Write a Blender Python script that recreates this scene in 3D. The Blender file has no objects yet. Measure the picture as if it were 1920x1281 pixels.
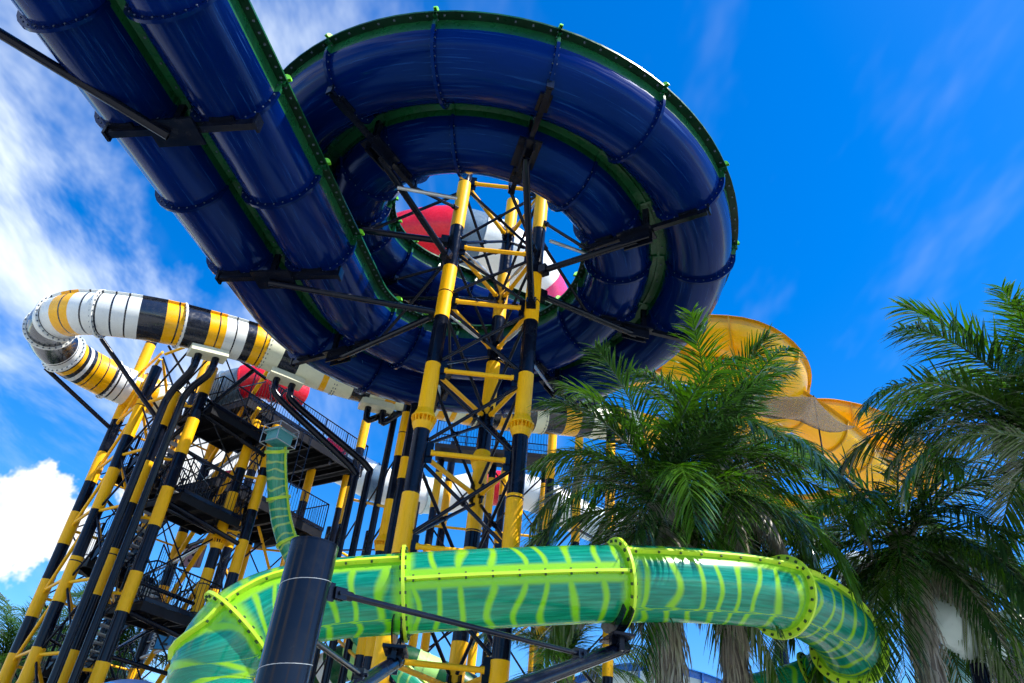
import bpy, math, random
from mathutils import Vector, Matrix
random.seed(7)
R_ = math.radians
S = bpy.context.scene

# ------------------------------------------------------------------ camera
FPX = 1440.0
TH, RHO = R_(35.07), R_(6.0)
CF = Vector((0, math.cos(TH), math.sin(TH)))
_r0, _u0 = Vector((1, 0, 0)), Vector((0, -math.sin(TH), math.cos(TH)))
CR = _r0 * math.cos(RHO) + _u0 * math.sin(RHO)
CU = _u0 * math.cos(RHO) - _r0 * math.sin(RHO)
CAM = Vector((0, 0, 1.6))
cam = bpy.data.cameras.new('camera')
cam.sensor_width = 36.0
cam.lens = FPX / 1920 * 36
cam.clip_start, cam.clip_end = 0.05, 3000
camo = bpy.data.objects.new('camera', cam)
S.collection.objects.link(camo)
M4 = Matrix((CR, CU, -CF)).transposed().to_4x4()
M4.translation = CAM
camo.matrix_world = M4
S.camera = camo

# ------------------------------------------------------------------ sun, sky, exposure
SUN_AZ, SUN_EL = R_(114), R_(54)          # azimuth from +Y (the way the camera looks) towards +X
sl = bpy.data.lights.new('sun', 'SUN')
sl.energy, sl.angle, sl.color = 5.0, R_(0.53), (1.0, 0.95, 0.86)
so = bpy.data.objects.new('sun', sl)
S.collection.objects.link(so)
sd = Vector((math.sin(SUN_AZ) * math.cos(SUN_EL), math.cos(SUN_AZ) * math.cos(SUN_EL), math.sin(SUN_EL)))
so.rotation_euler = sd.to_track_quat('Z', 'Y').to_euler()
so.location = (30, -20, 60)

W = bpy.data.worlds.new('World')
S.world = W
W.use_nodes = True
W.cycles.sampling_method = 'MANUAL'
W.cycles.sample_map_resolution = 256
wn, wl = W.node_tree.nodes, W.node_tree.links
for n in list(wn): wn.remove(n)
def nd(t, tree=None, **k):
    n = (tree or wn).new(t)
    for a, b in k.items(): setattr(n, a, b)
    return n
out = nd('ShaderNodeOutputWorld'); bg = nd('ShaderNodeBackground')
sky = nd('ShaderNodeTexSky', sky_type='NISHITA', sun_disc=False)
sky.sun_elevation, sky.sun_rotation = SUN_EL, SUN_AZ
sky.air_density, sky.dust_density, sky.ozone_density = 1.0, 0.3, 3.0
hs = nd('ShaderNodeHueSaturation'); hs.inputs['Hue'].default_value = 0.509; hs.inputs['Saturation'].default_value = 1.45; hs.inputs['Value'].default_value = 1.14
wl.new(sky.outputs[0], hs.inputs['Color'])
tc = nd('ShaderNodeTexCoord')
def vmath(op, a, b=None):
    n = nd('ShaderNodeVectorMath', operation=op)
    for i, x in enumerate((a, b)):
        if x is None: continue
        if isinstance(x, (tuple, Vector)): n.inputs[i].default_value = x
        elif isinstance(x, (int, float)): n.inputs['Scale'].default_value = x
        else: wl.new(x, n.inputs[i])
    return n
def wm(op, a, b=None, clamp=False):
    n = nd('ShaderNodeMath', operation=op, use_clamp=clamp)
    for i, x in enumerate((a, b)):
        if x is None: continue
        if isinstance(x, (int, float)): n.inputs[i].default_value = x
        else: wl.new(x, n.inputs[i])
    return n.outputs[0]
def wmap(x, a, b, c=0.0, d=1.0):
    n = nd('ShaderNodeMapRange', interpolation_type='SMOOTHSTEP')
    wl.new(x, n.inputs[0])
    for i, v in enumerate((a, b, c, d)): n.inputs[i + 1].default_value = v
    return n.outputs[0]
def noise(vec, scale, det, rough=0.55, dist=0.0):
    n = nd('ShaderNodeTexNoise'); n.inputs['Scale'].default_value = scale
    n.inputs['Detail'].default_value = det; n.inputs['Roughness'].default_value = rough
    n.inputs['Distortion'].default_value = dist
    wl.new(vec, n.inputs['Vector']); return n.outputs['Fac']
dirv = tc.outputs['Generated']
sep = nd('ShaderNodeSeparateXYZ'); wl.new(dirv, sep.inputs[0])
zc = wm('MAXIMUM', wm('ADD', sep.outputs[2], 0.12), 0.05)
comb = nd('ShaderNodeCombineXYZ')
wl.new(wm('DIVIDE', sep.outputs[0], zc), comb.inputs[0]); wl.new(wm('DIVIDE', sep.outputs[1], zc), comb.inputs[1])
mp = nd('ShaderNodeMapping'); mp.inputs['Rotation'].default_value = (0, 0, R_(38)); mp.inputs['Scale'].default_value = (1.5, 0.6, 1)
wl.new(comb.outputs[0], mp.inputs[0])
ci = noise(mp.outputs[0], 1.7, 6, 0.62, 0.35)
west = wmap(sep.outputs[0], 0.12, -0.5, 0.0, 1.0)            # high thin cloud lies over the western sky
cirr = wm('MULTIPLY', wmap(wm('ADD', ci, wm('MULTIPLY', west, 0.28)), 0.67, 0.95), wm('ADD', wm('MULTIPLY', west, 0.86), 0.10))
thin = wm('MULTIPLY', wmap(noise(mp.outputs[0], 3.2, 4, 0.62), 0.5, 0.85), 0.12)
cirr = wm('MULTIPLY', wm('MAXIMUM', cirr, thin), wmap(sep.outputs[2], 0.31, 0.45, 0.12, 1.0))
# a few fair-weather cumulus round the horizon
def pix_dir(px, py): return (CF + CR * ((px - 960) / FPX) + CU * ((640.5 - py) / FPX)).normalized()
warp = nd('ShaderNodeTexNoise'); warp.inputs['Scale'].default_value = 9; warp.inputs['Detail'].default_value = 5; warp.inputs['Roughness'].default_value = 0.62
wl.new(dirv, warp.inputs['Vector'])
wv = vmath('SCALE', vmath('SUBTRACT', warp.outputs['Color'], (0.5, 0.5, 0.5)).outputs[0], 0.16)
dw = vmath('ADD', dirv, wv.outputs[0]).outputs[0]
cum = None
blobs = [(pix_dir(40, 985), 0.050), (pix_dir(-60, 980), 0.055), (pix_dir(100, 990), 0.038), (pix_dir(140, 1015), 0.026), (pix_dir(300, 900), 0.05), (pix_dir(400, 880), 0.05)]
for az, el, r in ((150, 14, .10), (215, 13, .12), (255, 15, .10), (100, 13, .11), (300, 12, .10)):
    a, e = R_(az), R_(el)
    blobs.append((Vector((math.sin(a) * math.cos(e), math.cos(a) * math.cos(e), math.sin(e))), r))
for c, r in blobs:
    d = vmath('DISTANCE', dw, tuple(c)).outputs['Value']
    k = wmap(d, r * 1.08, r * 0.82)
    cum = k if cum is None else wm('MAXIMUM', cum, k)
shade = noise(dirv, 14, 4, 0.6)
mixc = nd('ShaderNodeMix', data_type='RGBA'); wl.new(cirr, mixc.inputs[0])
scl = nd('ShaderNodeMix', data_type='RGBA', blend_type='MULTIPLY'); scl.inputs[0].default_value = 1
wl.new(hs.outputs[0], mixc.inputs[6]); mixc.inputs[7].default_value = (4.6, 5.1, 5.5, 1)
cc = nd('ShaderNodeMix', data_type='RGBA'); wl.new(wmap(shade, 0.32, 0.58), cc.inputs[0])
cc.inputs[6].default_value = (3.0, 3.5, 4.2, 1); cc.inputs[7].default_value = (5.4, 5.4, 5.3, 1)
mixk = nd('ShaderNodeMix', data_type='RGBA'); wl.new(cum, mixk.inputs[0])
wl.new(mixc.outputs[2], mixk.inputs[6]); wl.new(cc.outputs[2], mixk.inputs[7])
wl.new(mixk.outputs[2], bg.inputs[0]); bg.inputs[1].default_value = 0.13
wl.new(bg.outputs[0], out.inputs[0])

S.view_settings.view_transform = 'Standard'
S.view_settings.look = 'None'
S.view_settings.exposure = 0.9
S.view_settings.gamma = 1.0
S.view_settings.use_curve_mapping = False
try:
    S.cycles.use_denoising = True; S.render.use_persistent_data = False
    S.cycles.max_bounces = 5; S.cycles.diffuse_bounces = 3; S.cycles.glossy_bounces = 3; S.cycles.adaptive_threshold = 0.03
    S.cycles.transparent_max_bounces = 12
except Exception: pass

# ------------------------------------------------------------------ pixel -> place (1920 x 1281 photograph)
def ray(px, py): return CF + CR * ((px - 960) / FPX) + CU * ((640.5 - py) / FPX)
def PZ(px, py, z): return CAM + ray(px, py) * z
def PY(px, py, Y): d = ray(px, py); return CAM + d * (Y / d.y)
def PH(px, py, h): d = ray(px, py); return CAM + d * ((h - CAM.z) / d.z)
def rowof(p):
    d = Vector(p) - CAM; z = d.dot(CF)
    return 640.5 - FPX * d.dot(CU) / z
def hz(x, y, py):
    lo, hi = -20.0, 90.0
    for _ in range(50):
        m = (lo + hi) / 2
        if rowof((x, y, m)) > py: lo = m
        else: hi = m
    return lo

# ------------------------------------------------------------------ mesh helpers
col = S.collection
def frame_of(d, up=Vector((0, 0, 1))):
    d = d.normalized()
    b = d.cross(up)
    if b.length < 1e-4: b = d.cross(Vector((0, 1, 0)))
    b.normalize()
    return d, b, b.cross(d).normalized()
class MB:
    def __init__(s): s.v, s.f, s.m, s.att = [], [], [], {}
    def ring(s, c, a, b, r, n):
        i = len(s.v)
        for k in range(n):
            t = 2 * math.pi * k / n
            s.v.append(c + a * (r * math.cos(t)) + b * (r * math.sin(t)))
        return i
    def face(s, f, m=0): s.f.append(tuple(f)); s.m.append(m)
    def tube(s, p0, p1, r, n=12, r1=None, cap=True, m=0):
        p0, p1 = Vector(p0), Vector(p1)
        d, b, u = frame_of(p1 - p0)
        i, j = s.ring(p0, b, u, r, n), None
        j = s.ring(p1, b, u, r if r1 is None else r1, n)
        for k in range(n):
            q = (k + 1) % n
            s.face((i + k, i + q, j + q, j + k), m)
        if cap:
            s.face([i + k for k in reversed(range(n))], m); s.face([j + k for k in range(n)], m)
        return s
    def path(s, pts, r, n=12, cap=True, m=0):
        pts = [Vector(p) for p in pts]
        prev = None; base = None
        for k, p in enumerate(pts):
            t = (pts[min(k + 1, len(pts) - 1)] - pts[max(k - 1, 0)]).normalized()
            if base is None: _, b, u = frame_of(t)
            else:
                b = (base - t * base.dot(t)).normalized(); u = b.cross(t)
            base = b
            i = s.ring(p, b, u, r, n)
            if prev is not None:
                for q in range(n):
                    w = (q + 1) % n
                    s.face((prev + q, prev + w, i + w, i + q), m)
            elif cap: s.face([i + q for q in reversed(range(n))], m)
            prev = i
        if cap: s.face([prev + q for q in range(n)], m)
        return s
    def box(s, c, ax, ay, az, h, m=0):
        c = Vector(c); i = len(s.v)
        for x in (-1, 1):
            for y in (-1, 1):
                for z in (-1, 1): s.v.append(c + ax * (x * h[0]) + ay * (y * h[1]) + az * (z * h[2]))
        for f in ((0, 1, 3, 2), (4, 6, 7, 5), (0, 4, 5, 1), (2, 3, 7, 6), (0, 2, 6, 4), (1, 5, 7, 3)):
            s.face([i + k for k in f], m)
        return s
    def beam(s, p0, p1, w, h, m=0, up=Vector((0, 0, 1))):
        p0, p1 = Vector(p0), Vector(p1)
        d, b, u = frame_of(p1 - p0, up)
        return s.box((p0 + p1) / 2, d, b, u, ((p1 - p0).length / 2, w / 2, h / 2), m)
    def lathe(s, base, prof, n=20, m=0, cap=True):
        base = Vector(base); prev = None
        X, Y = Vector((1, 0, 0)), Vector((0, 1, 0))
        for r, z in prof:
            i = s.ring(base + Vector((0, 0, z)), X, Y, r, n)
            if prev is not None:
                for k in range(n):
                    q = (k + 1) % n
                    s.face((prev + k, prev + q, i + q, i + k), m)
            elif cap: s.face([i + k for k in reversed(range(n))], m)
            prev = i
        if cap: s.face([prev + k for k in range(n)], m)
        return s
    def grid(s, rows, closed=False, m=None, flip=False):
        """rows of points (lists of Vector); m = function(row, column) -> material"""
        n = len(rows[0]); base = len(s.v)
        for r in rows: s.v.extend(r)
        for a in range(len(rows) - 1):
            for k in range(n if closed else n - 1):
                q = (k + 1) % n
                f = (base + a * n + k, base + a * n + q, base + (a + 1) * n + q, base + (a + 1) * n + k)
                s.face(f[::-1] if flip else f, m(a, k) if m else 0)
        return base
    def build(s, name, mats, parent=None, smooth=True, angle=38):
        off = world_off(parent)
        me = bpy.data.meshes.new(name)
        me.from_pydata([tuple(v - off) for v in s.v], [], s.f)
        for mt in (mats if isinstance(mats, (list, tuple)) else [mats]): me.materials.append(mt)
        if any(s.m): me.polygons.foreach_set('material_index', s.m)
        for k, vals in s.att.items():
            a = me.attributes.new(k, 'FLOAT', 'POINT'); a.data.foreach_set('value', vals)
        if smooth:
            me.polygons.foreach_set('use_smooth', [True] * len(s.f))
            me.set_sharp_from_angle(angle=R_(angle))
        me.update()
        o = bpy.data.objects.new(name, me); col.objects.link(o)
        if parent: o.parent = parent
        return o
def world_off(p):
    o = Vector((0, 0, 0))
    while p is not None: o += Vector(p.location); p = p.parent
    return o
def tag(o, label, cat, group=None):
    o['label'] = label; o['category'] = cat
    if group: o['group'] = group
    return o
def thing(name, label, cat, loc, group=None):
    o = bpy.data.objects.new(name, None); o.empty_display_size = 0.2
    o.location = Vector(loc); col.objects.link(o)
    return tag(o, label, cat, group)
def catmull(pts, step=0.25):
    pts = [Vector(p) for p in pts]
    P = [pts[0] * 2 - pts[1]] + pts + [pts[-1] * 2 - pts[-2]]
    o = []
    for i in range(1, len(P) - 2):
        a, b, c, d = P[i - 1:i + 3]
        n = max(2, int((c - b).length / step))
        for k in range(n):
            t = k / n
            o.append(0.5 * ((2 * b) + (c - a) * t + (2 * a - 5 * b + 4 * c - d) * t * t + (3 * b - a - 3 * c + d) * t ** 3))
    o.append(pts[-1]); return o
class Curve:
    """arc-length parametrised polyline"""
    def __init__(s, pts, step=0.1):
        s.p = catmull(pts, step); s.l = [0.0]
        for a, b in zip(s.p, s.p[1:]): s.l.append(s.l[-1] + (b - a).length)
        s.len = s.l[-1]
    def at(s, u):
        u = min(max(u, 0), s.len)
        lo, hi = 0, len(s.l) - 1
        while hi - lo > 1:
            m = (lo + hi) // 2
            if s.l[m] <= u: lo = m
            else: hi = m
        t = (u - s.l[lo]) / max(1e-9, s.l[hi] - s.l[lo])
        return s.p[lo].lerp(s.p[hi], t)
    def fr(s, u):
        t = (s.at(u + 0.12) - s.at(u - 0.12)).normalized()
        d, b, n = frame_of(t)
        return s.at(u), t, b, n
    def near(s, q):
        i = min(range(len(s.p)), key=lambda k: (s.p[k] - q).length_squared)
        return s.l[i]

# ------------------------------------------------------------------ materials
def mat(name): 
    m = bpy.data.materials.new(name); m.use_nodes = True
    t = m.node_tree; t.nodes.clear()
    return m, t.nodes, t.links
def paint(name, rgb, rough=0.3, var=0.12, scale=1.5, dirt=0.0, dirtcol=(0.05, 0.045, 0.04), coat=0.0, streak=None, spec=0.5, bump=0.0, metal=0.0, transl=0.0):
    m, N, L = mat(name)
    o = N.new('ShaderNodeOutputMaterial'); b = N.new('ShaderNodeBsdfPrincipled')
    g = N.new('ShaderNodeTexCoord'); n1 = N.new('ShaderNodeTexNoise'); n2 = N.new('ShaderNodeTexNoise')
    vec = g.outputs['Object']
    if streak:
        mp = N.new('ShaderNodeMapping'); mp.inputs['Scale'].default_value = streak; L.new(vec, mp.inputs[0])
        L.new(mp.outputs[0], n2.inputs['Vector'])
    else: L.new(vec, n2.inputs['Vector'])
    L.new(vec, n1.inputs['Vector'])
    n1.inputs['Scale'].default_value = scale; n1.inputs['Detail'].default_value = 3; n1.inputs['Roughness'].default_value = 0.6
    n2.inputs['Scale'].default_value = scale * 5; n2.inputs['Detail'].default_value = 4; n2.inputs['Roughness'].default_value = 0.65
    mx = N.new('ShaderNodeMix'); mx.data_type = 'RGBA'
    mr = N.new('ShaderNodeMapRange'); L.new(n1.outputs['Fac'], mr.inputs[0])
    mr.inputs[1].default_value, mr.inputs[2].default_value = 0.3, 0.7
    L.new(mr.outputs[0], mx.inputs[0])
    lo = [c * (1 - var) for c in rgb]; hi = [min(1, c * (1 + var) + var * 0.01) for c in rgb]
    mx.inputs[6].default_value = (*lo, 1); mx.inputs[7].default_value = (*hi, 1)
    colr = mx.outputs[2]
    if dirt > 0:
        md = N.new('ShaderNodeMapRange'); L.new(n2.outputs['Fac'], md.inputs[0])
        md.inputs[1].default_value, md.inputs[2].default_value = 0.52, 0.78
        md.inputs[4].default_value = dirt
        m2 = N.new('ShaderNodeMix'); m2.data_type = 'RGBA'
        L.new(md.outputs[0], m2.inputs[0]); L.new(colr, m2.inputs[6]); m2.inputs[7].default_value = (*dirtcol, 1)
        colr = m2.outputs[2]
    L.new(colr, b.inputs['Base Color'])
    rr = N.new('ShaderNodeMapRange'); L.new(n2.outputs['Fac'], rr.inputs[0])
    rr.inputs[1].default_value, rr.inputs[2].default_value = 0.35, 0.7
    rr.inputs[3].default_value, rr.inputs[4].default_value = max(0.04, rough - 0.08), rough + 0.16
    L.new(rr.outputs[0], b.inputs['Roughness'])
    b.inputs['Specular IOR Level'].default_value = spec
    b.inputs['Metallic'].default_value = metal
    b.inputs['Coat Weight'].default_value = coat; b.inputs['Coat Roughness'].default_value = 0.08
    if bump:
        bp = N.new('ShaderNodeBump'); bp.inputs['Strength'].default_value = bump; bp.inputs['Distance'].default_value = 0.02
        L.new(n2.outputs['Fac'], bp.inputs['Height']); L.new(bp.outputs[0], b.inputs['Normal'])
    if transl:
        tr = N.new('ShaderNodeBsdfTranslucent'); L.new(colr, tr.inputs[0])
        ms = N.new('ShaderNodeMixShader'); ms.inputs[0].default_value = transl
        L.new(b.outputs[0], ms.inputs[1]); L.new(tr.outputs[0], ms.inputs[2]); L.new(ms.outputs[0], o.inputs[0])
    else: L.new(b.outputs[0], o.inputs[0])
    return m
M = {}
def blue_fibreglass():
    """gelcoat with scuffs running along the slide (su = metres along, sv = metres round the section), panels a little different"""
    m, N, L = mat('blue_fibreglass')
    o = N.new('ShaderNodeOutputMaterial'); b = N.new('ShaderNodeBsdfPrincipled')
    def att(n):
        a = N.new('ShaderNodeAttribute'); a.attribute_name = n; return a.outputs['Fac']
    def nz(sx, sy, sc, det, rough):
        cb = N.new('ShaderNodeCombineXYZ')
        for src, k, i in ((att('su'), sx, 0), (att('sv'), sy, 1)):
            q = N.new('ShaderNodeMath'); q.operation = 'MULTIPLY'; q.inputs[1].default_value = k; L.new(src, q.inputs[0]); L.new(q.outputs[0], cb.inputs[i])
        n = N.new('ShaderNodeTexNoise'); n.inputs['Scale'].default_value = sc; n.inputs['Detail'].default_value = det; n.inputs['Roughness'].default_value = rough
        L.new(cb.outputs[0], n.inputs['Vector']); return n.outputs['Fac']
    def mr(x, a, c, d=0.0, e=1.0):
        n = N.new('ShaderNodeMapRange'); L.new(x, n.inputs[0])
        for i, v in enumerate((a, c, d, e)): n.inputs[i + 1].default_value = v
        return n.outputs[0]
    def mix(f, a, c):
        n = N.new('ShaderNodeMix'); n.data_type = 'RGBA'; L.new(f, n.inputs[0])
        for i, v in ((6, a), (7, c)):
            if isinstance(v, tuple): n.inputs[i].default_value = (*v, 1)
            else: L.new(v, n.inputs[i])
        return n.outputs[2]
    oi = N.new('ShaderNodeObjectInfo')
    c0 = mix(oi.outputs['Random'], (0.0001, 0.0055, 0.050), (0.0002, 0.0105, 0.105))
    c1 = mix(mr(nz(0.5, 1.2, 1.0, 4, 0.6), 0.35, 0.75, 0, 0.6), c0, (0.0001, 0.005, 0.045))
    sc = nz(0.35, 9.0, 1.6, 7, 0.7)
    c2 = mix(mr(sc, 0.56, 0.74, 0, 0.5), c1, (0.02, 0.10, 0.34))
    c3 = mix(mr(nz(2.2, 2.2, 1.3, 6, 0.7), 0.62, 0.85, 0, 0.5), c2, (0.004, 0.012, 0.03))
    L.new(c3, b.inputs['Base Color']); L.new(mr(sc, 0.4, 0.75, 0.09, 0.38), b.inputs['Roughness'])
    b.inputs['Specular IOR Level'].default_value = 0.3; b.inputs['Specular Tint'].default_value = (0.12, 0.40, 1.0, 1)
    L.new(b.outputs[0], o.inputs[0]); return m
M['blue'] = blue_fibreglass()
M['rimgreen'] = paint('green_rim_paint', (0.004, 0.07, 0.022), 0.3, 0.3, 1.0, 0.35, (0.004, 0.02, 0.009), spec=0.3)
M['limeear'] = paint('lime_paint', (0.22, 0.72, 0.03), 0.35, 0.1)
M['palegreen'] = paint('pale_green_gelcoat', (0.38, 0.72, 0.20), 0.3, 0.1)
M['bolt'] = paint('zinc_bolt', (0.10, 0.13, 0.18), 0.45, 0.1, metal=0.4)
M['darkbolt'] = paint('dark_bolt', (0.02, 0.06, 0.02), 0.5, 0.1)
M['yellow'] = paint('yellow_steel_paint', (1.0, 0.47, 0.0005), 0.4, 0.08, 1.1, 0.30, (0.40, 0.15, 0.006), streak=(5, 5, 0.7), spec=0.25)
M['black'] = paint('black_steel_paint', (0.0022, 0.0042, 0.012), 0.15, 0.3, 0.8, 0.16, (0.022, 0.024, 0.026), coat=0.06, spec=0.2)
M['dark'] = paint('dark_deck_steel', (0.0025, 0.003, 0.006), 0.5, 0.25, 1.5, 0.12, (0.01, 0.01, 0.014), spec=0.2)
M['galv'] = paint('galvanised_steel', (0.5, 0.53, 0.56), 0.35, 0.15, 3, 0.3, (0.2, 0.2, 0.2), metal=0.6)
M['rust'] = paint('rusty_steel', (0.22, 0.09, 0.03), 0.7, 0.3, 6)
M['cream'] = paint('cream_gelcoat', (0.80, 0.80, 0.58), 0.3, 0.08, 1, 0.15, (0.45, 0.44, 0.3), streak=(3, 3, 0.6))
M['white'] = paint('white_gelcoat', (0.74, 0.76, 0.72), 0.28, 0.08, 1, 0.25, (0.35, 0.36, 0.33), streak=(3, 3, 0.6))
M['syellow'] = paint('stripe_yellow', (0.95, 0.45, 0.002), 0.25, 0.08, 1, 0.1, (0.55, 0.25, 0.01))
M['sblack'] = paint('stripe_black', (0.010, 0.013, 0.022), 0.2, 0.2, coat=0.3)
M['red'] = paint('red_gelcoat', (0.72, 0.012, 0.03), 0.25, 0.2, 0.8, transl=0.25)
M['pink'] = paint('pink_gelcoat', (0.82, 0.06, 0.22), 0.3, 0.15, transl=0.2)
M['grey'] = paint('blue_grey_gelcoat', (0.10, 0.16, 0.22), 0.3, 0.15)
M['yslide'] = paint('yellow_slide_gelcoat', (0.96, 0.54, 0.004), 0.16, 0.08, 0.5, 0.06, (0.7, 0.32, 0.01), transl=0.22)
M['yrim'] = paint('yellow_slide_rim', (0.62, 0.30, 0.004), 0.35, 0.15, 1.0, 0.3, (0.25, 0.11, 0.01))
M['teal'] = paint('pale_teal_gelcoat', (0.12, 0.42, 0.46), 0.3, 0.12, 0.6)
M['whiteteal'] = paint('white_teal_gelcoat', (0.55, 0.68, 0.66), 0.3, 0.1, 0.6)
M['limeflange'] = paint('lime_flange', (0.50, 0.74, 0.03), 0.35, 0.12, 2, 0.12, (0.2, 0.35, 0.02))
M['concrete'] = paint('paving', (0.31, 0.31, 0.29), 0.85, 0.2, 0.3, 0.4, (0.14, 0.15, 0.12))
M['signblue'] = paint('sign_blue', (0.03, 0.42, 0.95), 0.4, 0.05)
M['signmauve'] = paint('sign_mauve', (0.50, 0.38, 0.62), 0.4, 0.05)
M['signpink'] = paint('sign_pink', (0.80, 0.03, 0.16), 0.4, 0.05)
M['umbrella'] = paint('blue_grey_shell', (0.20, 0.32, 0.52), 0.4, 0.08)
M['bark'] = paint('palm_bark', (0.17, 0.15, 0.13), 0.85, 0.4, 3, 0.6, (0.06, 0.05, 0.04), streak=(6, 6, 1.0), bump=0.8)
M['lettering'] = paint('white_lettering', (0.8, 0.8, 0.8), 0.5, 0.02)
M['darkletter'] = paint('dark_lettering', (0.012, 0.03, 0.06), 0.5, 0.02)
M['bluewhite'] = paint('blue_panel', (0.02, 0.16, 0.55), 0.3, 0.1)

def leaf_mat(name, a, b, transl=0.35, rough=0.32):
    m, N, L = mat(name)
    o = N.new('ShaderNodeOutputMaterial'); p = N.new('ShaderNodeBsdfPrincipled'); t = N.new('ShaderNodeBsdfTranslucent')
    oi = N.new('ShaderNodeObjectInfo'); g = N.new('ShaderNodeTexCoord'); n = N.new('ShaderNodeTexNoise')
    n.inputs['Scale'].default_value = 2.2; n.inputs['Detail'].default_value = 4
    L.new(g.outputs['Object'], n.inputs['Vector'])
    ad = N.new('ShaderNodeMath'); ad.operation = 'ADD'; L.new(n.outputs['Fac'], ad.inputs[0])
    ml = N.new('ShaderNodeMath'); ml.operation = 'MULTIPLY_ADD'; L.new(oi.outputs['Random'], ml.inputs[0]); ml.inputs[1].default_value = 0.8; ml.inputs[2].default_value = -0.4
    L.new(ml.outputs[0], ad.inputs[1])
    mx = N.new('ShaderNodeMix'); mx.data_type = 'RGBA'; L.new(ad.outputs[0], mx.inputs[0])
    mx.inputs[6].default_value = (*a, 1); mx.inputs[7].default_value = (*b, 1)
    L.new(mx.outputs[2], p.inputs['Base Color']); p.inputs['Roughness'].default_value = rough
    p.inputs['Specular IOR Level'].default_value = 0.95
    hs2 = N.new('ShaderNodeHueSaturation'); hs2.inputs['Value'].default_value = 1.6; hs2.inputs['Saturation'].default_value = 1.15
    L.new(mx.outputs[2], hs2.inputs['Color']); L.new(hs2.outputs[0], t.inputs[0])
    ms = N.new('ShaderNodeMixShader'); ms.inputs[0].default_value = transl
    L.new(p.outputs[0], ms.inputs[1]); L.new(t.outputs[0], ms.inputs[2]); L.new(ms.outputs[0], o.inputs[0])
    return m
M['leaf'] = leaf_mat('palm_leaf', (0.016, 0.042, 0.013), (0.065, 0.16, 0.014), 0.28, 0.17)
M['dryleaf'] = leaf_mat('dry_palm_leaf', (0.16, 0.14, 0.10), (0.34, 0.31, 0.25), 0.12, 0.45)

def stripe_tube_mat(lo=(0.001, 0.27, 0.18, 1), hi=(0.015, 0.46, 0.33, 1), lime_=(0.42, 0.84, 0.03, 1), name='green_ribbed_fibreglass'):
    """teal translucent shell with airbrushed lime ribs, seam and ends (su = metres along, sv = angle from seam, se = metres from section end)"""
    m, N, L = mat(name)
    o = N.new('ShaderNodeOutputMaterial'); p = N.new('ShaderNodeBsdfPrincipled'); t = N.new('ShaderNodeBsdfTranslucent')
    def att(n):
        a = N.new('ShaderNodeAttribute'); a.attribute_name = n; return a.outputs['Fac']
    def mt(op, a, b=None, c=None):
        n = N.new('ShaderNodeMath'); n.operation = op
        for i, x in enumerate((a, b, c)):
            if x is None: continue
            if isinstance(x, (int, float)): n.inputs[i].default_value = x
            else: L.new(x, n.inputs[i])
        return n.outputs[0]
    def sm(x, a, b):
        n = N.new('ShaderNodeMapRange'); n.interpolation_type = 'SMOOTHSTEP'; L.new(x, n.inputs[0])
        n.inputs[1].default_value, n.inputs[2].default_value = a, b; return n.outputs[0]
    su, sv, se = att('su'), att('sv'), att('se')
    cb = N.new('ShaderNodeCombineXYZ'); L.new(mt('MULTIPLY', su, 0.9), cb.inputs[0]); L.new(mt('MULTIPLY', sv, 0.55), cb.inputs[1])
    nz = N.new('ShaderNodeTexNoise'); nz.inputs['Scale'].default_value = 1.25; nz.inputs['Detail'].default_value = 0.6
    L.new(cb.outputs[0], nz.inputs['Vector'])
    ph = mt('ADD', mt('MULTIPLY', su, 1 / 0.37), mt('MULTIPLY', mt('SUBTRACT', nz.outputs['Fac'], 0.5), 1.5))
    tri = mt('ABSOLUTE', mt('SUBTRACT', mt('FRACT', ph), 0.5))          # 0 at the rib
    rib = sm(tri, 0.19, 0.04)
    seam = sm(mt('ABSOLUTE', sv), 0.33, 0.20)
    end = sm(se, 0.20, 0.05)
    lime = mt('MAXIMUM', mt('MAXIMUM', rib, seam), end)
    g = N.new('ShaderNodeTexCoord'); n2 = N.new('ShaderNodeTexNoise'); n2.inputs['Scale'].default_value = 3.0; n2.inputs['Detail'].default_value = 6
    cb2 = N.new('ShaderNodeCombineXYZ'); L.new(mt('MULTIPLY', su, 0.6), cb2.inputs[0]); L.new(mt('MULTIPLY', sv, 5.0), cb2.inputs[1])
    L.new(cb2.outputs[0], n2.inputs['Vector'])
    tl = N.new('ShaderNodeMix'); tl.data_type = 'RGBA'; L.new(sm(n2.outputs['Fac'], 0.35, 0.7), tl.inputs[0])
    tl.inputs[6].default_value = lo; tl.inputs[7].default_value = hi
    mx = N.new('ShaderNodeMix'); mx.data_type = 'RGBA'; L.new(lime, mx.inputs[0])
    L.new(tl.outputs[2], mx.inputs[6]); mx.inputs[7].default_value = lime_
    sc = N.new('ShaderNodeMix'); sc.data_type = 'RGBA'                     # pale scuffs along the run
    L.new(mt('MULTIPLY', sm(n2.outputs['Fac'], 0.66, 0.80), 0.35), sc.inputs[0]); L.new(mx.outputs[2], sc.inputs[6]); sc.inputs[7].default_value = (0.45, 0.62, 0.52, 1)
    L.new(sc.outputs[2], p.inputs['Base Color']); p.inputs['Roughness'].default_value = 0.2
    p.inputs['Coat Weight'].default_value = 0.9; p.inputs['Coat Roughness'].default_value = 0.16
    L.new(sc.outputs[2], t.inputs[0])
    ms = N.new('ShaderNodeMixShader'); ms.inputs[0].default_value = 0.5
    L.new(p.outputs[0], ms.inputs[1]); L.new(t.outputs[0], ms.inputs[2]); L.new(ms.outputs[0], o.inputs[0])
    return m
M['ribbed'] = stripe_tube_mat()
M['paleribbed'] = stripe_tube_mat((0.03, 0.42, 0.26, 1), (0.10, 0.62, 0.42, 1), (0.68, 0.92, 0.30, 1), 'pale_green_ribbed_fibreglass')
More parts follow.
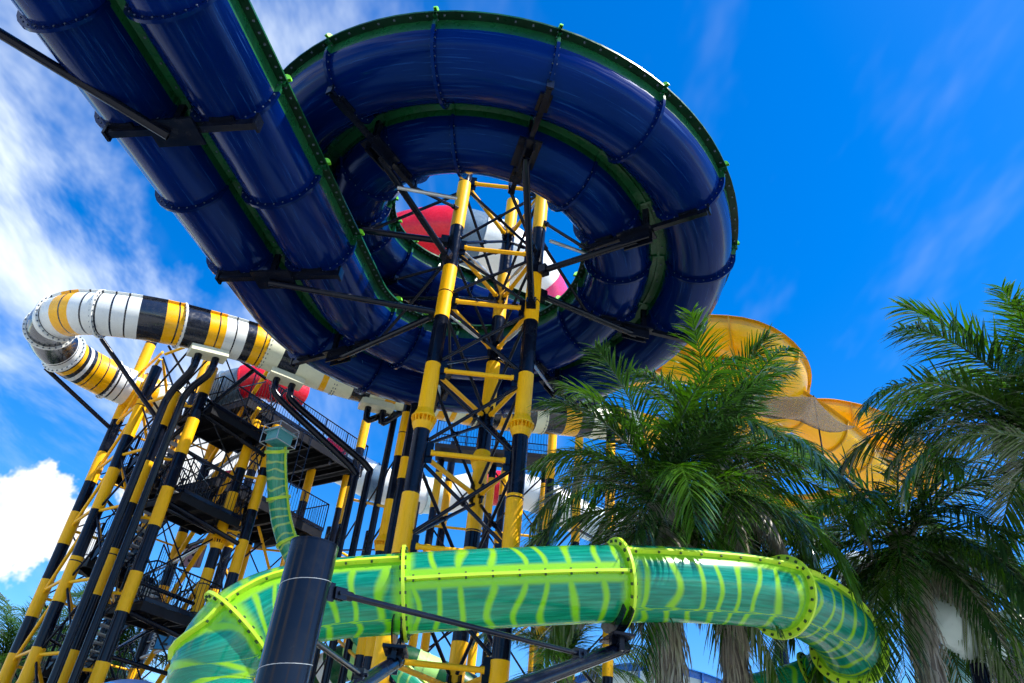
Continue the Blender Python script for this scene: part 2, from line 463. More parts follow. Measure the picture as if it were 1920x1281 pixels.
def net_mat():
    m, N, L = mat('brown_shade_net')
    o = N.new('ShaderNodeOutputMaterial'); p = N.new('ShaderNodeBsdfPrincipled'); tr = N.new('ShaderNodeBsdfTransparent')
    p.inputs['Base Color'].default_value = (0.07, 0.048, 0.025, 1); p.inputs['Roughness'].default_value = 0.9
    g = N.new('ShaderNodeTexCoord'); n = N.new('ShaderNodeTexNoise'); n.inputs['Scale'].default_value = 18; n.inputs['Detail'].default_value = 2
    L.new(g.outputs['Object'], n.inputs['Vector'])
    r = N.new('ShaderNodeMapRange'); L.new(n.outputs['Fac'], r.inputs[0]); r.inputs[1].default_value, r.inputs[2].default_value = 0.42, 0.58
    r.inputs[3].default_value, r.inputs[4].default_value = 0.12, 0.55
    ms = N.new('ShaderNodeMixShader'); L.new(r.outputs[0], ms.inputs[0]); L.new(p.outputs[0], ms.inputs[1]); L.new(tr.outputs[0], ms.inputs[2])
    L.new(ms.outputs[0], o.inputs[0]); return m
M['net'] = net_mat()

# ------------------------------------------------------------------ ground
gb = MB(); n = 48
gb.v = [Vector((0, 0, 0))] + [Vector((900 * math.cos(2 * math.pi * k / n), 900 * math.sin(2 * math.pi * k / n), 0)) for k in range(n)]
for k in range(n): gb.face((0, 1 + k, 1 + (k + 1) % n))
g = gb.build('ground', M['concrete'], smooth=False); g['kind'] = 'structure'; g['label'] = 'grey paved ground of the water park'

# ------------------------------------------------------------------ blue two-lane slide: entry, coil and run-out over the camera
CX, CY, H0, SL = -1.018, 16.0, 16.353, -0.375
RM, HW = 4.72, 1.86
A0, A1 = R_(-150), 1.5 * math.pi - 0.2
def ringpt(a, r=RM, dh=0.0): return Vector((CX + r * math.sin(a), CY - r * math.cos(a), H0 + SL * a + dh))
def ringtan(a): return Vector((math.cos(a), math.sin(a), 0))
ENTRY, RUN = 8.6, 14.5
LR = RM * (A1 - A0)
def bstat(u):
    """station at metres u: u<0 entry, 0..LR coil, >LR run-out"""
    if u < 0:
        p = ringpt(A0) + ringtan(A0) * u; p.z += -0.075 * u
        return p, ringtan(A0)
    if u > LR:
        p = ringpt(A1) + ringtan(A1) * (u - LR); p.z -= 0.06 * (u - LR)
        return p, ringtan(A1)
    a = A0 + u / RM
    return ringpt(a), ringtan(a)
half = [(0.0, -0.33), (0.10, -0.335), (0.19, -0.36)]
for k in range(1, 15):
    t = math.pi + math.pi * k / 14
    half.append((1.025 + 0.835 * math.cos(t), -0.36 + 0.835 * math.sin(t)))
half += [(1.86, -0.24), (1.86, -0.03), (2.05, -0.03)]
chain = [(-a, b) for a, b in reversed(half[1:])] + half
NC = len(chain)
def seg_green(k):
    (a, b), (c, d) = chain[k], chain[k + 1]
    m = abs((a + c) / 2); z = (b + d) / 2
    return m < 0.23 or (m > 1.80 and z > -0.37)
def normals(ch):
    o = []
    for k in range(len(ch)):
        a, b = ch[max(k - 1, 0)], ch[min(k + 1, len(ch) - 1)]
        dx, dz = b[0] - a[0], b[1] - a[1]; l = math.hypot(dx, dz)
        o.append((dz / l, -dx / l))
    return o
NRM = normals(chain)
inner = [(a - n[0] * 0.04, b - n[1] * 0.04) for (a, b), n in zip(chain, NRM)]
inner[0] = (chain[0][0], 0.02); inner[-1] = (chain[-1][0], 0.02)
inner[1] = (-1.82, 0.02); inner[-2] = (1.82, 0.02)
loop = chain + inner[::-1]
LOOPV = [0.0]
for _a, _b in zip(loop, loop[1:]): LOOPV.append(LOOPV[-1] + math.hypot(_b[0] - _a[0], _b[1] - _a[1]))
def bpt(u, t, z):
    p, d = bstat(u); lat = Vector((d.y, -d.x, 0))
    return p + lat * t + Vector((0, 0, z))
blue = thing('water_slide', 'dark blue two-lane slide with green rims coiling round the striped tower', 'water slide', (CX, CY, 0))
fl = []                                       # flange stations
u0 = (R_(11.5) - A0) * RM; stepr = R_(22.7) * RM
u = u0
while u > 0: u -= stepr
u += stepr
while u < LR - 0.4: fl.append(u); u += stepr
yy = [14.9, 12.5, 10.25, 8.0, 5.8, 3.6]
for Yv in yy:
    fl.append(LR + (ringpt(A1).y - Yv) / -ringtan(A1).y)
k = -1.2
while k > -ENTRY + 1: fl.insert(0, k); k -= 2.3
ends = [-ENTRY] + fl + [LR + RUN]
def blue_mat(r, k):
    n = len(loop)
    if k == 0 or k == NC - 2: return 2
    if k < NC - 1: return 1 if seg_green(k) else 0
    if k == NC - 1 or k == n - 1: return 1
    return 1 if seg_green(n - 2 - k) else 0
M['rimshade'] = paint('shaded_flange_green', (0.0012, 0.022, 0.009), 0.35, 0.3, 1.0, 0.3, (0.002, 0.006, 0.004), spec=0.25)  # rim green darkened: underside shade put into the flange colour
for ua, ub in zip(ends, ends[1:]):
    mb = MB(); ns = max(2, int((ub - ua) / 0.28))
    rows = []
    for i in range(ns + 1):
        u = ua + (ub - ua) * i / ns
        rows.append([bpt(u, t, z) for t, z in loop])
    mb.grid(rows, True, blue_mat)
    mb.att = {'su': [ua + (ub - ua) * i / ns for i in range(ns + 1) for q in loop], 'sv': [q for i in range(ns + 1) for q in LOOPV]}
    sec = mb.build('channel_section', [M['blue'], M['rimgreen'], M['rimshade']], blue, angle=50)
    rb = MB(); nb = int((ub - ua) / 0.24)
    for i in range(nb):
        u = ua + (ub - ua) * (i + 0.5) / nb
        p, d = bstat(u); lat = Vector((d.y, -d.x, 0)); up = Vector((0, 0, 1))
        for t in (-1.965, 1.965): rb.box(bpt(u, t, -0.04), d, lat, up, (0.02, 0.02, 0.014))
    for i in range(max(2, nb // 2)):
        u = ua + (ub - ua) * (i + 0.5) / max(2, nb // 2)
        p, d = bstat(u); lat = Vector((d.y, -d.x, 0))
        rb.box(bpt(u, 0.09, -0.35), d, lat, Vector((0, 0, 1)), (0.018, 0.018, 0.014))
    o = rb.build('rim_bolts', M['bolt'], sec, smooth=False); o['kind'] = 'stuff'
    sb = MB()                                   # thin joint strip along the ridge
    sb.grid([[bpt(ua + (ub - ua) * i / ns, t, z) for t, z in ((-0.03, -0.335), (-0.03, -0.375), (0.03, -0.375), (0.03, -0.335))] for i in range(ns + 1)])
    sb.build('seam_strip', M['rimgreen'], sec)
ear = []
for u in fl:
    mb = MB(); e = 0.035
    p, d = bstat(u); lat = Vector((d.y, -d.x, 0)); up = Vector((0, 0, 1))
    A = [(t - n[0] * 0.02, z - n[1] * 0.02) for (t, z), n in zip(chain, NRM)]
    B = []
    for (t, z), n in zip(chain, NRM):
        w = 0.125 if abs(t) > 0.3 else 0.05
        B.append((t + n[0] * w, z + n[1] * w))
    def P3(q, s): return p + lat * q[0] + up * q[1] + d * s
    mb.grid([[P3(q, -e) for q in A], [P3(q, -e) for q in B], [P3(q, e) for q in B], [P3(q, e) for q in A]],
            m=lambda r, k: 1 if seg_green(k) else 0)
    f_ = mb.build('flange', [M['blue'], M['rimgreen']], blue, angle=40)
    bb = MB(); acc = 0
    for k in range(NC - 1):
        if abs(chain[k][0]) < 0.35: continue
        l = math.hypot(chain[k + 1][0] - chain[k][0], chain[k + 1][1] - chain[k][1])
        acc += l
        if acc > 0.15:
            acc = 0
            q = ((chain[k][0] + chain[k + 1][0]) / 2 + NRM[k][0] * 0.055, (chain[k][1] + chain[k + 1][1]) / 2 + NRM[k][1] * 0.055)
            for s in (-e - 0.012, e + 0.012): bb.box(P3(q, s), d, lat, up, (0.008, 0.012, 0.012))
    o = bb.build('flange_bolts', M['bolt'], f_, smooth=False); o['kind'] = 'stuff'
    for s in (1, -1):
        eb = MB()
        c = p + lat * (s * 1.95) + up * 0.0
        pts = [(0.17 * math.cos(math.pi * j / 10), 0.17 * math.sin(math.pi * j / 10)) for j in range(11)]
        i0 = len(eb.v)
        for s2 in (-e, e):
            for a, b in pts: eb.v.append(c + lat * a + up * (b + 0.02) + d * s2)
        eb.face([i0 + j for j in range(11)]); eb.face([i0 + 11 + j for j in reversed(range(11))])
        for j in range(10): eb.face((i0 + j, i0 + 11 + j, i0 + 12 + j, i0 + j + 1))
        eb.build('flange_ear', M['limeear'], f_, smooth=False)

UP = Vector((0, 0, 1))
# ------------------------------------------------------------------ striped pipe legs
def collar(x, y, h, r, parent, up=True):
    """flared bolted collar with stiffener fins: h is its lower edge"""
    mb = MB()
    mb.lathe((x, y, h), [(r * 1.05, 0), (r * 1.38, 0.15), (r * 1.38, 0.165), (r * 1.06, 0.17)], 24)
    mb.lathe((x, y, h), [(r * 1.06, 0.285), (r * 1.62, 0.29), (r * 1.62, 0.325), (r * 1.5, 0.34), (r * 1.06, 0.52)], 24)
    for k in range(18):
        t = 2 * math.pi * (k + .5) / 18
        a = Vector((math.cos(t), math.sin(t), 0)); b = Vector((-math.sin(t), math.cos(t), 0)); i0 = len(mb.v); o_ = Vector((x, y, h))
        for sg in (-0.010, 0.010):
            for rr, zz in ((1.04, 0.12), (1.36, 0.15), (1.58, 0.295), (1.04, 0.295)): mb.v.append(o_ + a * (r * rr) + b * sg + UP * zz)
        for f_ in ((0, 1, 2, 3), (7, 6, 5, 4), (0, 4, 5, 1), (1, 5, 6, 2), (2, 6, 7, 3), (3, 7, 4, 0)): mb.face([i0 + w for w in f_])
    return mb.build('flared_collar', M['yellow'], parent, angle=30)
def striped_leg(root, x, y, top, bands, r=0.18, collars=(), name='leg', base=0.0, cap=True, n=20):
    """bands: list of (h_low, h_high) painted yellow"""
    mb = MB(); mb.tube((x, y, base), (x, y, top), r, n)
    h = base + 2.9
    while h < top - 0.5:                      # weld / splice rings
        mb.tube((x, y, h), (x, y, h + 0.035), r * 1.035, n, cap=True); h += 5.3
    leg = mb.build(name, M['black'], root, angle=30)
    for a, b in bands:
        if b - a < 0.05: continue
        yb = MB(); yb.tube((x, y, a), (x, y, b), r * 1.03, n)
        yb.build('yellow_band', M['yellow'], leg, angle=30)
    for h in collars: collar(x, y, h, r, leg)
    return leg
def px_leg(root, px, py, Y, toppy, bounds, r=0.18, collars=(), first='y', **k):
    """bounds: photograph rows, from the lowest up, where the colour changes; first = colour below the first row"""
    x = PY(px, py, Y).x
    hs_ = [hz(x, Y, b) for b in bounds]
    top = hz(x, Y, toppy)
    lo = 0.05
    ext = []
    h = hs_[0]; c = first
    while h > 2.0:                            # carry the banding on down below the frame
        nh = max(0.05, h - 1.45)
        if c == 'y': ext.append((nh, h))
        c = 'b' if c == 'y' else 'y'; h = nh
    bands = ext; c = 'b' if first == 'y' else 'y'
    hh = hs_ + [top]
    for a, b in zip(hh, hh[1:]):
        if c == 'y': bands.append((a, b))
        c = 'b' if c == 'y' else 'y'
    return x, striped_leg(root, x, Y, top, bands, r, [hz(x, Y, q) for q in collars], **k)

# ------------------------------------------------------------------ central striped tower
tower = thing('support_tower', 'three-legged tower of black and yellow striped pipes through the blue coil', 'tower', (-0.6, 15.9, 0))
YF, YB = 15.2, 17.3
xl, _ = px_leg(tower, 766, 952, YF, 316, [1185, 1042, 927, 800, 684, 597, 503, 428, 346], first='y', collars=(808,), n=28)
xr, _ = px_leg(tower, 964, 952, YF, 358, [1240, 1036, 930, 812, 703, 605, 518, 433, 366], first='y', collars=(820,), n=28)
xb, _ = px_leg(tower, 905, 850, YB, 378, [1080, 1030, 1000, 882, 782, 683, 598, 518, 445], first='b', collars=(884,), n=28)
nodes_h = [hz(xl, YF, q) for q in (1237, 1022, 847, 693, 563, 463, 343)]
nodes_h = [nodes_h[0] - 2.25] + nodes_h
LP = {'l': (xl, YF), 'r': (xr, YF), 'b': (xb, YB)}
def at(k, h): return Vector((LP[k][0], LP[k][1], h))
def trim(a, b, q=0.22):
    d = (b - a).normalized(); return a + d * q, b - d * q
for h in nodes_h:
    for a, b in (('l', 'r'), ('l', 'b'), ('r', 'b')):
        p, q = trim(at(a, h), at(b, h), 0.3)
        mb = MB(); mb.tube(p, q, 0.058, 12)
        d = (q - p).normalized()
        mb.tube(p - d * 0.02, p + d * 0.05, 0.075, 12); mb.tube(q - d * 0.05, q + d * 0.02, 0.075, 12)
        mb.build('horizontal_bar', M['yellow'], tower)
    for a in 'lrb':
        gp = MB()
        for b in 'lrb':
            if a == b: continue
            d = (at(b, h) - at(a, h)).normalized()
            gp.box(at(a, h) + d * 0.245, d, d.cross(Vector((0, 0, 1))), Vector((0, 0, 1)), (0.075, 0.02, 0.24))
            gp.box(at(a, h) + d * 0.23, d, d.cross(Vector((0, 0, 1))), Vector((0, 0, 1)), (0.05, 0.06, 0.10))
        gp.build('gusset_plate', M['black'], tower, smooth=False)
for h, h2 in zip(nodes_h, nodes_h[1:]):
    for a, b in (('l', 'r'), ('l', 'b'), ('r', 'b')):
        sv = (at(b, h) - at(a, h)).normalized().cross(Vector((0, 0, 1))) * 0.05
        for (p, q), s in (((at(a, h + 0.12), at(b, h2 - 0.12)), 1), ((at(b, h + 0.12), at(a, h2 - 0.12)), -1)):
            p, q = trim(p + sv * s, q + sv * s, 0.24)
            mb = MB(); mb.tube(p, q, 0.042, 10)
            d = (q - p).normalized()
            mb.tube((p + q) / 2 - d * 0.06, (p + q) / 2 + d * 0.06, 0.06, 10)
            mb.build('cross_brace', M['black'], tower)

# ------------------------------------------------------------------ arms carrying the coil
def arm(a_deg, leg, hleg, u=None, rad=0.085, low=True, double=True):
    a = R_(a_deg); u = (a - A0) * RM if u is None else u
    p, d = bstat(u); lat = Vector((d.y, -d.x, 0)); up = Vector((0, 0, 1))
    zb = -1.285
    # saddle: beam under both lobes with end hooks
    mb = MB()
    mb.beam(p + lat * -1.6 + up * zb, p + lat * 1.5 + up * zb, 0.12, 0.12)
    for s in (-1, 1):
        mb.box(p + lat * (s * 1.55) + up * (zb + 0.05), lat, d, up, (0.025, 0.08, 0.12))
        mb.box(p + lat * (s * 1.07) + up * (zb + 0.05), lat, d, up, (0.22, 0.14, 0.03))
    mb.box(p + up * (zb + 0.36), lat, d, up, (0.07, 0.05, 0.32))
    s_ = mb.build('saddle_beam', M['black'], tower, smooth=False)
    pl = MB(); pl.box(p + up * (zb - 0.09) + lat * -0.25, lat, d, up, (0.42, 0.26, 0.03))
    for i in (-1, 1): pl.box(p + up * (zb - 0.22) + lat * -0.25 + d * (0.1 * i), lat, d, up, (0.36, 0.02, 0.13))
    for i in (-1, 1):
        for j in (-1, 1):
            q_ = p + up * (zb - 0.125) + lat * (-0.25 + 0.33 * i) + d * (0.19 * j); pl.tube(q_, q_ + up * 0.03, 0.028, 6)
    pl.build('bearing_plate', M['black'], s_, smooth=False)
    if leg:
        q = at(leg, hleg); e = p + up * (zb - 0.24) + lat * -0.25
        dd = (e - q).normalized()
        st = MB(); st.tube(q + dd * 0.12, e, rad, 14)
        st.box(q + dd * 0.26, dd, dd.cross(up).normalized(), dd.cross(up).normalized().cross(dd), (0.10, 0.12, 0.12))
        st.build('support_arm', M['black'], tower)
        if double:
            e2 = p + up * zb + lat * -1.6
            q2 = at(leg, hleg + 1.9); d2 = (e2 - q2).normalized()
            t2 = MB(); t2.tube(q2 + d2 * 0.15, e2, 0.045, 10); t2.tube(q2 + d2 * 0.15, q2 + d2 * 0.4, 0.07, 10)
            t2.build('tie_rod', M['black'], tower)
    return p
hl = lambda k, row: hz(LP[k][0], LP[k][1], row)
arm(-33.9, 'l', hl('l', 492)); arm(11.5, 'r', hl('r', 585)); arm(56.9, 'r', hl('r', 512))
arm(102.3, 'r', hl('r', 548)); arm(147.7, 'r', hl('r', 668), rad=0.06); arm(193.1, 'l', hl('l', 640), rad=0.06)
arm(-79.3, 'l', hl('l', 455)); arm(-124.7, 'b', hl('b', 560), rad=0.06); arm(238.5, 'l', hl('l', 585))
for (x0, y0, z0), (x1, y1, z1), k in (((745, 352, 18.2), (857, 372, 18.5), 'l'), ((1032, 452, 19.0), (1106, 478, 20.0), 'r')):
    a, b = PZ(x0, y0, z0), PZ(x1, y1, z1)
    mb = MB(); mb.tube(a, b, 0.045, 10); mb.build('galvanised_rod', M['galv'], tower)
for h in (hl('b', 440), hl('b', 540), hl('b', 660)):            # bright turnbuckle stays inside the tower
    for k in 'lr':
        p, q = trim(at(k, h - 0.35), at('b', h + 0.05), 0.25)
        mb = MB(); mb.tube(p, q, 0.03, 8); mb.tube(p.lerp(q, .35), p.lerp(q, .65), 0.05, 8)
        mb.build('turnbuckle_stay', M['galv'], tower)

# run-out saddles, struts to the tower and to the post outside the frame
def runout_beam(u, strut_to=None, rad=0.085):
    p, d = bstat(u); lat = Vector((d.y, -d.x, 0)); up = Vector((0, 0, 1)); zb = -1.285
    mb = MB(); mb.beam(p + lat * -1.75 + up * zb, p + lat * 1.35 + up * zb, 0.15, 0.15)
    for s in (-1.07, 1.07): mb.box(p + lat * s + up * (zb + 0.08), lat, d, up, (0.25, 0.15, 0.03))
    mb.box(p + lat * -1.78 + up * (zb + 0.03), lat, d, up, (0.03, 0.12, 0.15)); mb.box(p + lat * 1.38 + up * (zb + 0.03), lat, d, up, (0.03, 0.12, 0.15))
    mb.box(p + up * (zb - 0.10) + lat * -0.1, lat, d, up, (0.5, 0.32, 0.03)); mb.box(p + up * (zb + 0.36), lat, d, up, (0.07, 0.05, 0.33))
    o = mb.build('saddle_beam', M['black'], blue, smooth=False)
    if strut_to is not None:
        e = p + up * (zb - 0.2); st = MB(); st.tube(e, strut_to, rad, 14); st.build('strut', M['black'], blue)
runout_beam(fl[-4], PZ(-260, -95, 13.2), 0.095)
runout_beam(fl[-6], at('l', hl('l', 588)), 0.075)
runout_beam(fl[-2], None)

# ------------------------------------------------------------------ stair tower on the left
E1 = Vector((math.cos(R_(55)), math.sin(R_(55)), 0)); E2 = Vector((-E1.y, E1.x, 0)); UP = Vector((0, 0, 1))
SO = Vector((-9.4, 22.0, 0))
def sp(a, b, h): return SO + E1 * a + E2 * b + UP * h
stair = thing('stair_tower', 'black and yellow steel stair tower with railed landings on the left', 'tower', SO)
def deck(root, a0, a1, b0, b1, h, org=None, th=0.22, name='landing_deck'):
    P = (lambda a, b, z: sp(a, b, z)) if org is None else (lambda a, b, z: org + E1 * a + E2 * b + UP * z)
    mb = MB()
    mb.box(P((a0 + a1) / 2, (b0 + b1) / 2, h - 0.02), E1, E2, UP, ((a1 - a0) / 2, (b1 - b0) / 2, 0.02))
    for b in (b0 + 0.04, b1 - 0.04): mb.beam(P(a0, b, h - 0.04 - th / 2), P(a1, b, h - 0.04 - th / 2), 0.07, th)
    n = max(2, int((a1 - a0) / 0.7))
    for i in range(n + 1):
        a = a0 + 0.04 + (a1 - a0 - 0.08) * i / n
        mb.beam(P(a, b0 + 0.08, h - 0.04 - th / 2), P(a, b1 - 0.08, h - 0.04 - th / 2), 0.06, th * 0.8)
    o = mb.build(name, M['dark'], root, smooth=False)
    eb = MB()                                     # pale worn kick strip along the edges
    for b, s in ((b0 - 0.012, 1), (b1 + 0.012, 1)): eb.beam(P(a0, b, h + 0.05), P(a1, b, h + 0.05), 0.02, 0.10)
    eb.build('kick_plate', M['black'], o, smooth=False)
    return o
def railing(root, p, q, parent_name='railing', hgt=1.12, bal=0.125):
    p, q = Vector(p), Vector(q); L_ = (Vector((q.x, q.y, 0)) - Vector((p.x, p.y, 0))).length
    mb = MB()
    mb.tube(p + UP * hgt, q + UP * hgt, 0.026, 8); mb.tube(p + UP * 0.12, q + UP * 0.12, 0.018, 8)
    n = max(1, round(L_ / 1.3))
    for i in range(n + 1):
        c = p.lerp(q, i / n); mb.tube(c, c + UP * hgt, 0.026, 8)
    o = mb.build(parent_name, M['black'], root)
    bb = MB(); n = max(2, int(L_ / bal))
    for i in range(1, n):
        c = p.lerp(q, i / n); bb.tube(c + UP * 0.12, c + UP * hgt, 0.009, 4, cap=False)
    b = bb.build('balusters', M['black'], o); b['kind'] = 'stuff'
    return o
def flight(root, p, q, wdir, w):
    """stair flight from p up to q, width w along wdir"""
    p, q = Vector(p), Vector(q)
    mb = MB()
    for s in (0, w): mb.beam(p + wdir * s, q + wdir * s, 0.05, 0.24)
    o = mb.build('stair_flight', M['black'], root, smooth=False)
    n = max(3, int(abs(q.z - p.z) / 0.18)); tb = MB()
    d = (q - p); dh = Vector((d.x, d.y, 0)).normalized()
    for i in range(1, n):
        c = p.lerp(q, i / n) + wdir * (w / 2)
        tb.box(c, wdir, dh, UP, (w / 2 - 0.03, 0.13, 0.018))
    t = tb.build('treads', M['galv'], o, smooth=False); t['kind'] = 'stuff'
    for s in (0.0, w): railing(root, p + wdir * s + UP * 0.12, q + wdir * s + UP * 0.12, 'stair_railing')
LV = [0.8, 3.93, 7.07, 10.29, 13.28]
for i, h in enumerate(LV):
    deck(stair, 0, 2.3, -0.1, 1.75, h)
    if i > 0:
        railing(stair, sp(0, -0.1, h), sp(2.3, -0.1, h)); railing(stair, sp(0, -0.1, h), sp(0, 1.2, h))
        railing(stair, sp(2.3, -0.1, h), sp(2.3, 1.75, h))
for i, (h, h2) in enumerate(zip(LV, LV[1:])):
    m_ = (h + h2) / 2
    deck(stair, 0, 2.3, 3.5, 4.6, m_)
    railing(stair, sp(0, 4.6, m_), sp(2.3, 4.6, m_)); railing(stair, sp(0, 3.5, m_), sp(0, 4.6, m_))
    flight(stair, sp(1.25, 1.75, h), sp(1.25, 3.5, m_), E1, 1.0)
    flight(stair, sp(0.05, 3.5, m_), sp(0.05, 1.75, h2), E1, 1.0)
# its striped legs (rows are where each colour changes in the photograph)
SLEG = {}
def sleg(key, px, py, Y, top, b, r=0.18, **k):
    x, o = px_leg(stair, px, py, Y, top, b, r, **k); SLEG[key] = Vector((x, Y, 0)); return o
sleg('A', 25, 1237, 25, 640, [1227, 1158, 1088, 1022, 962, 905, 850, 790, 648], r=0.19)
sleg('B', 59, 1249, 23, 690, [1215, 1130, 1045, 957, 880, 819, 752], r=0.18)
sleg('D', 137, 1224, 22, 735, [1220, 1117, 1030, 945, 867, 800, 738], r=0.17)
sleg('F', 247, 1099, 22, 690, [1242, 1148, 1073, 987, 915, 852, 787, 740], r=0.18)
sleg('G', 444, 1056, 24.2, 800, [1200, 1130, 1076, 1014, 958, 895, 880], r=0.17, first='b')
sleg('H', 391, 1072, 24.0, 790, [1150, 1068, 1008, 925, 880, 838, 815], r=0.17, first='b', collars=(1030,))
sleg('I', 327, 1045, 27.5, 790, [1170, 1100, 1055, 1000, 975, 905, 865, 830], r=0.18, first='b')
sleg('J', 269, 997, 26.5, 640, [1230, 1130, 1080, 1000, 905, 850, 800, 740], r=0.18, first='y')
def sbar(a, b, ha, hb, r=0.05, m='yellow', name='horizontal_bar'):
    p, q = SLEG[a] + UP * ha, SLEG[b] + UP * hb
    p, q = trim(p, q, 0.16); mb = MB(); mb.tube(p, q, r, 10); mb.build(name, M[m], stair)
for h in (3.4, 5.6, 7.6, 9.8, 11.7, 13.6, 15.6):
    sbar('B', 'D', h, h); sbar('A', 'B', h + 0.2, h + 0.2); sbar('D', 'F', h - 0.4, h - 0.4, 0.045)
    sbar('B', 'J', h + 0.5, h + 0.5, 0.045, 'black'); sbar('A', 'J', h, h, 0.045)
    sbar('F', 'H', h, h, 0.06, 'black')
hs2_ = (3.4, 5.6, 7.6, 9.8, 11.7, 13.6, 15.6)
for h, g_ in zip(hs2_, hs2_[1:]):
    sbar('A', 'B', h, g_, 0.055, 'yellow', 'diagonal_brace'); sbar('B', 'D', h, g_, 0.035, 'black', 'cross_brace'); sbar('D', 'B', h, g_, 0.035, 'black', 'cross_brace')
    sbar('D', 'F', h, g_, 0.03, 'black', 'cross_brace'); sbar('J', 'B', h, g_, 0.05, 'yellow', 'diagonal_brace')
    sbar('I', 'H', h, g_ + 1.0, 0.085, 'yellow', 'diagonal_brace'); sbar('F', 'I', h, g_, 0.03, 'black', 'cross_brace')
for h, g_ in zip(hs2_, hs2_[1:]):
    for a, b in (('A', 'J'), ('J', 'I'), ('F', 'H'), ('H', 'G'), ('D', 'J'), ('I', 'G')):
        sbar(a, b, h, g_, 0.026, 'black', 'cross_brace'); sbar(b, a, h, g_, 0.026, 'black', 'cross_brace')
    sbar('J', 'I', h + 0.6, h + 0.6, 0.035); sbar('D', 'J', h + 0.3, h + 0.3, 0.035); sbar('H', 'G', h + .2, h + .2, 0.035)
for h in (4.4, 7.3, 10.5, 13.6):
    sbar('F', 'G', h - 0.5, h - 0.9, 0.075, 'black', 'deck_girder'); sbar('G', 'I', h - 0.2, h - 0.2, 0.07, 'black', 'deck_girder'); sbar('H', 'I', h - 0.7, h - 0.7, 0.05, 'galv', 'galvanised_rod')

# upper start platforms to the right of the stairs
plat = thing('start_platform', 'black steel start platform with railings under the striped tube', 'platform', sp(2.3, 0, 0))
for h, a1, b0, b1 in ((15.35, 8.8, 1.67, 5.2), (12.2, 7.6, 1.9, 5.0)):
    deck(plat, 2.34, a1, b0, b1, h, name='platform_deck', th=0.3)
    railing(plat, sp(2.34, b0, h), sp(a1, b0, h)); railing(plat, sp(a1, b0, h), sp(a1, b1, h)); railing(plat, sp(2.34, b1, h), sp(a1, b1, h))
    for a in (3.4, 5.2, 7.0): 
        mb = MB(); mb.beam(sp(a, b0 + .1, h - 0.45), sp(a, b1 - .1, h - 0.45), 0.14, 0.22); mb.build('joist', M['dark'], plat, smooth=False)
lb = MB()
for s in (0, 0.42): lb.tube(sp(5.2 + s, 1.6, 12.9), sp(5.2 + s, 1.6, 15.35), 0.018, 6)
for i in range(5): lb.tube(sp(5.2, 1.6, 13.1 + i * 0.42), sp(5.62, 1.6, 13.1 + i * 0.42), 0.014, 6)
lb.build('ladder', M['black'], plat)
for a, b in ((4.4, 3.0), (7.4, 3.2), (8.5, 2.2)):
    q = sp(a, b, 0); striped_leg(plat, q.x, q.y, 15.0, [(1.5 + 3.0 * i, 3.0 + 3.0 * i) for i in range(5)], 0.17)
for (a, b, ha), (c, d, hb) in (((4.4, 3.0, 3), (7.4, 3.2, 6.5)), ((7.4, 3.2, 6.5), (4.4, 3.0, 10)), ((4.4, 3.0, 6.5), (8.5, 2.2, 9.8)), ((8.5, 2.2, 6), (7.4, 3.2, 9)), ((7.4, 3.2, 9.5), (4.4, 3, 13)), ((8.5, 2.2, 10), (7.4, 3.2, 12.8))):
    mb = MB(); mb.tube(sp(a, b, ha), sp(c, d, hb), 0.055, 10); mb.build('diagonal_brace', M['yellow'], plat)
    mb = MB(); mb.tube(sp(a, b, hb), sp(c, d, ha), 0.035, 8); mb.build('cross_brace', M['black'], plat)
# lookout deck far behind the central tower
look = thing('lookout_deck', 'railed black deck behind the central tower under the striped tube', 'platform', PY(900, 840, 31).xy.to_3d())
hq = PY(900, 838, 31).z
lo_ = Vector((PY(815, 838, 31).x, 31, 0)); l1 = Vector((PY(1040, 838, 31).x, 31.0, 0))
mb = MB(); mb.box((lo_ + l1) / 2 + UP * (hq - 0.15) + Vector((0, 0.65, 0)), Vector((1, 0, 0)), Vector((0, 1, 0)), UP, ((l1.x - lo_.x) / 2, 0.7, 0.10)); mb.build('platform_deck', M['dark'], look, smooth=False)
railing(look, lo_ + UP * hq, l1 + UP * hq); railing(look, lo_ + UP * hq + Vector((0, 1.3, 0)), l1 + UP * hq + Vector((0, 1.3, 0)))
for f_ in (0.05, 0.5, 0.95):
    q = lo_.lerp(l1, f_) + Vector((0, 1.2, 0)); striped_leg(look, q.x, q.y, hq - 0.3, [(1.2 + 3.4 * i, 2.9 + 3.4 * i) for i in range(6) if 2.9 + 3.4 * i < hq - .3], 0.17)
for i in range(5):
    for f0, f1 in ((0.05, 0.5), (0.5, 0.95)):
        a, b = lo_.lerp(l1, f0) + Vector((0, 1.2, 0)), lo_.lerp(l1, f1) + Vector((0, 1.2, 0))
        mb = MB(); mb.tube(a + UP * (2 + 3 * i), b + UP * (5 + 3 * i), 0.04, 8); mb.build('cross_brace', M['black'], look)
        mb = MB(); mb.tube(b + UP * (2 + 3 * i), a + UP * (5 + 3 * i), 0.04, 8); mb.build('cross_brace', M['black'], look)
        mb = MB(); mb.tube(a + UP * (2 + 3 * i), b + UP * (2 + 3 * i), 0.06, 8); mb.build('horizontal_bar', M['yellow'], look)

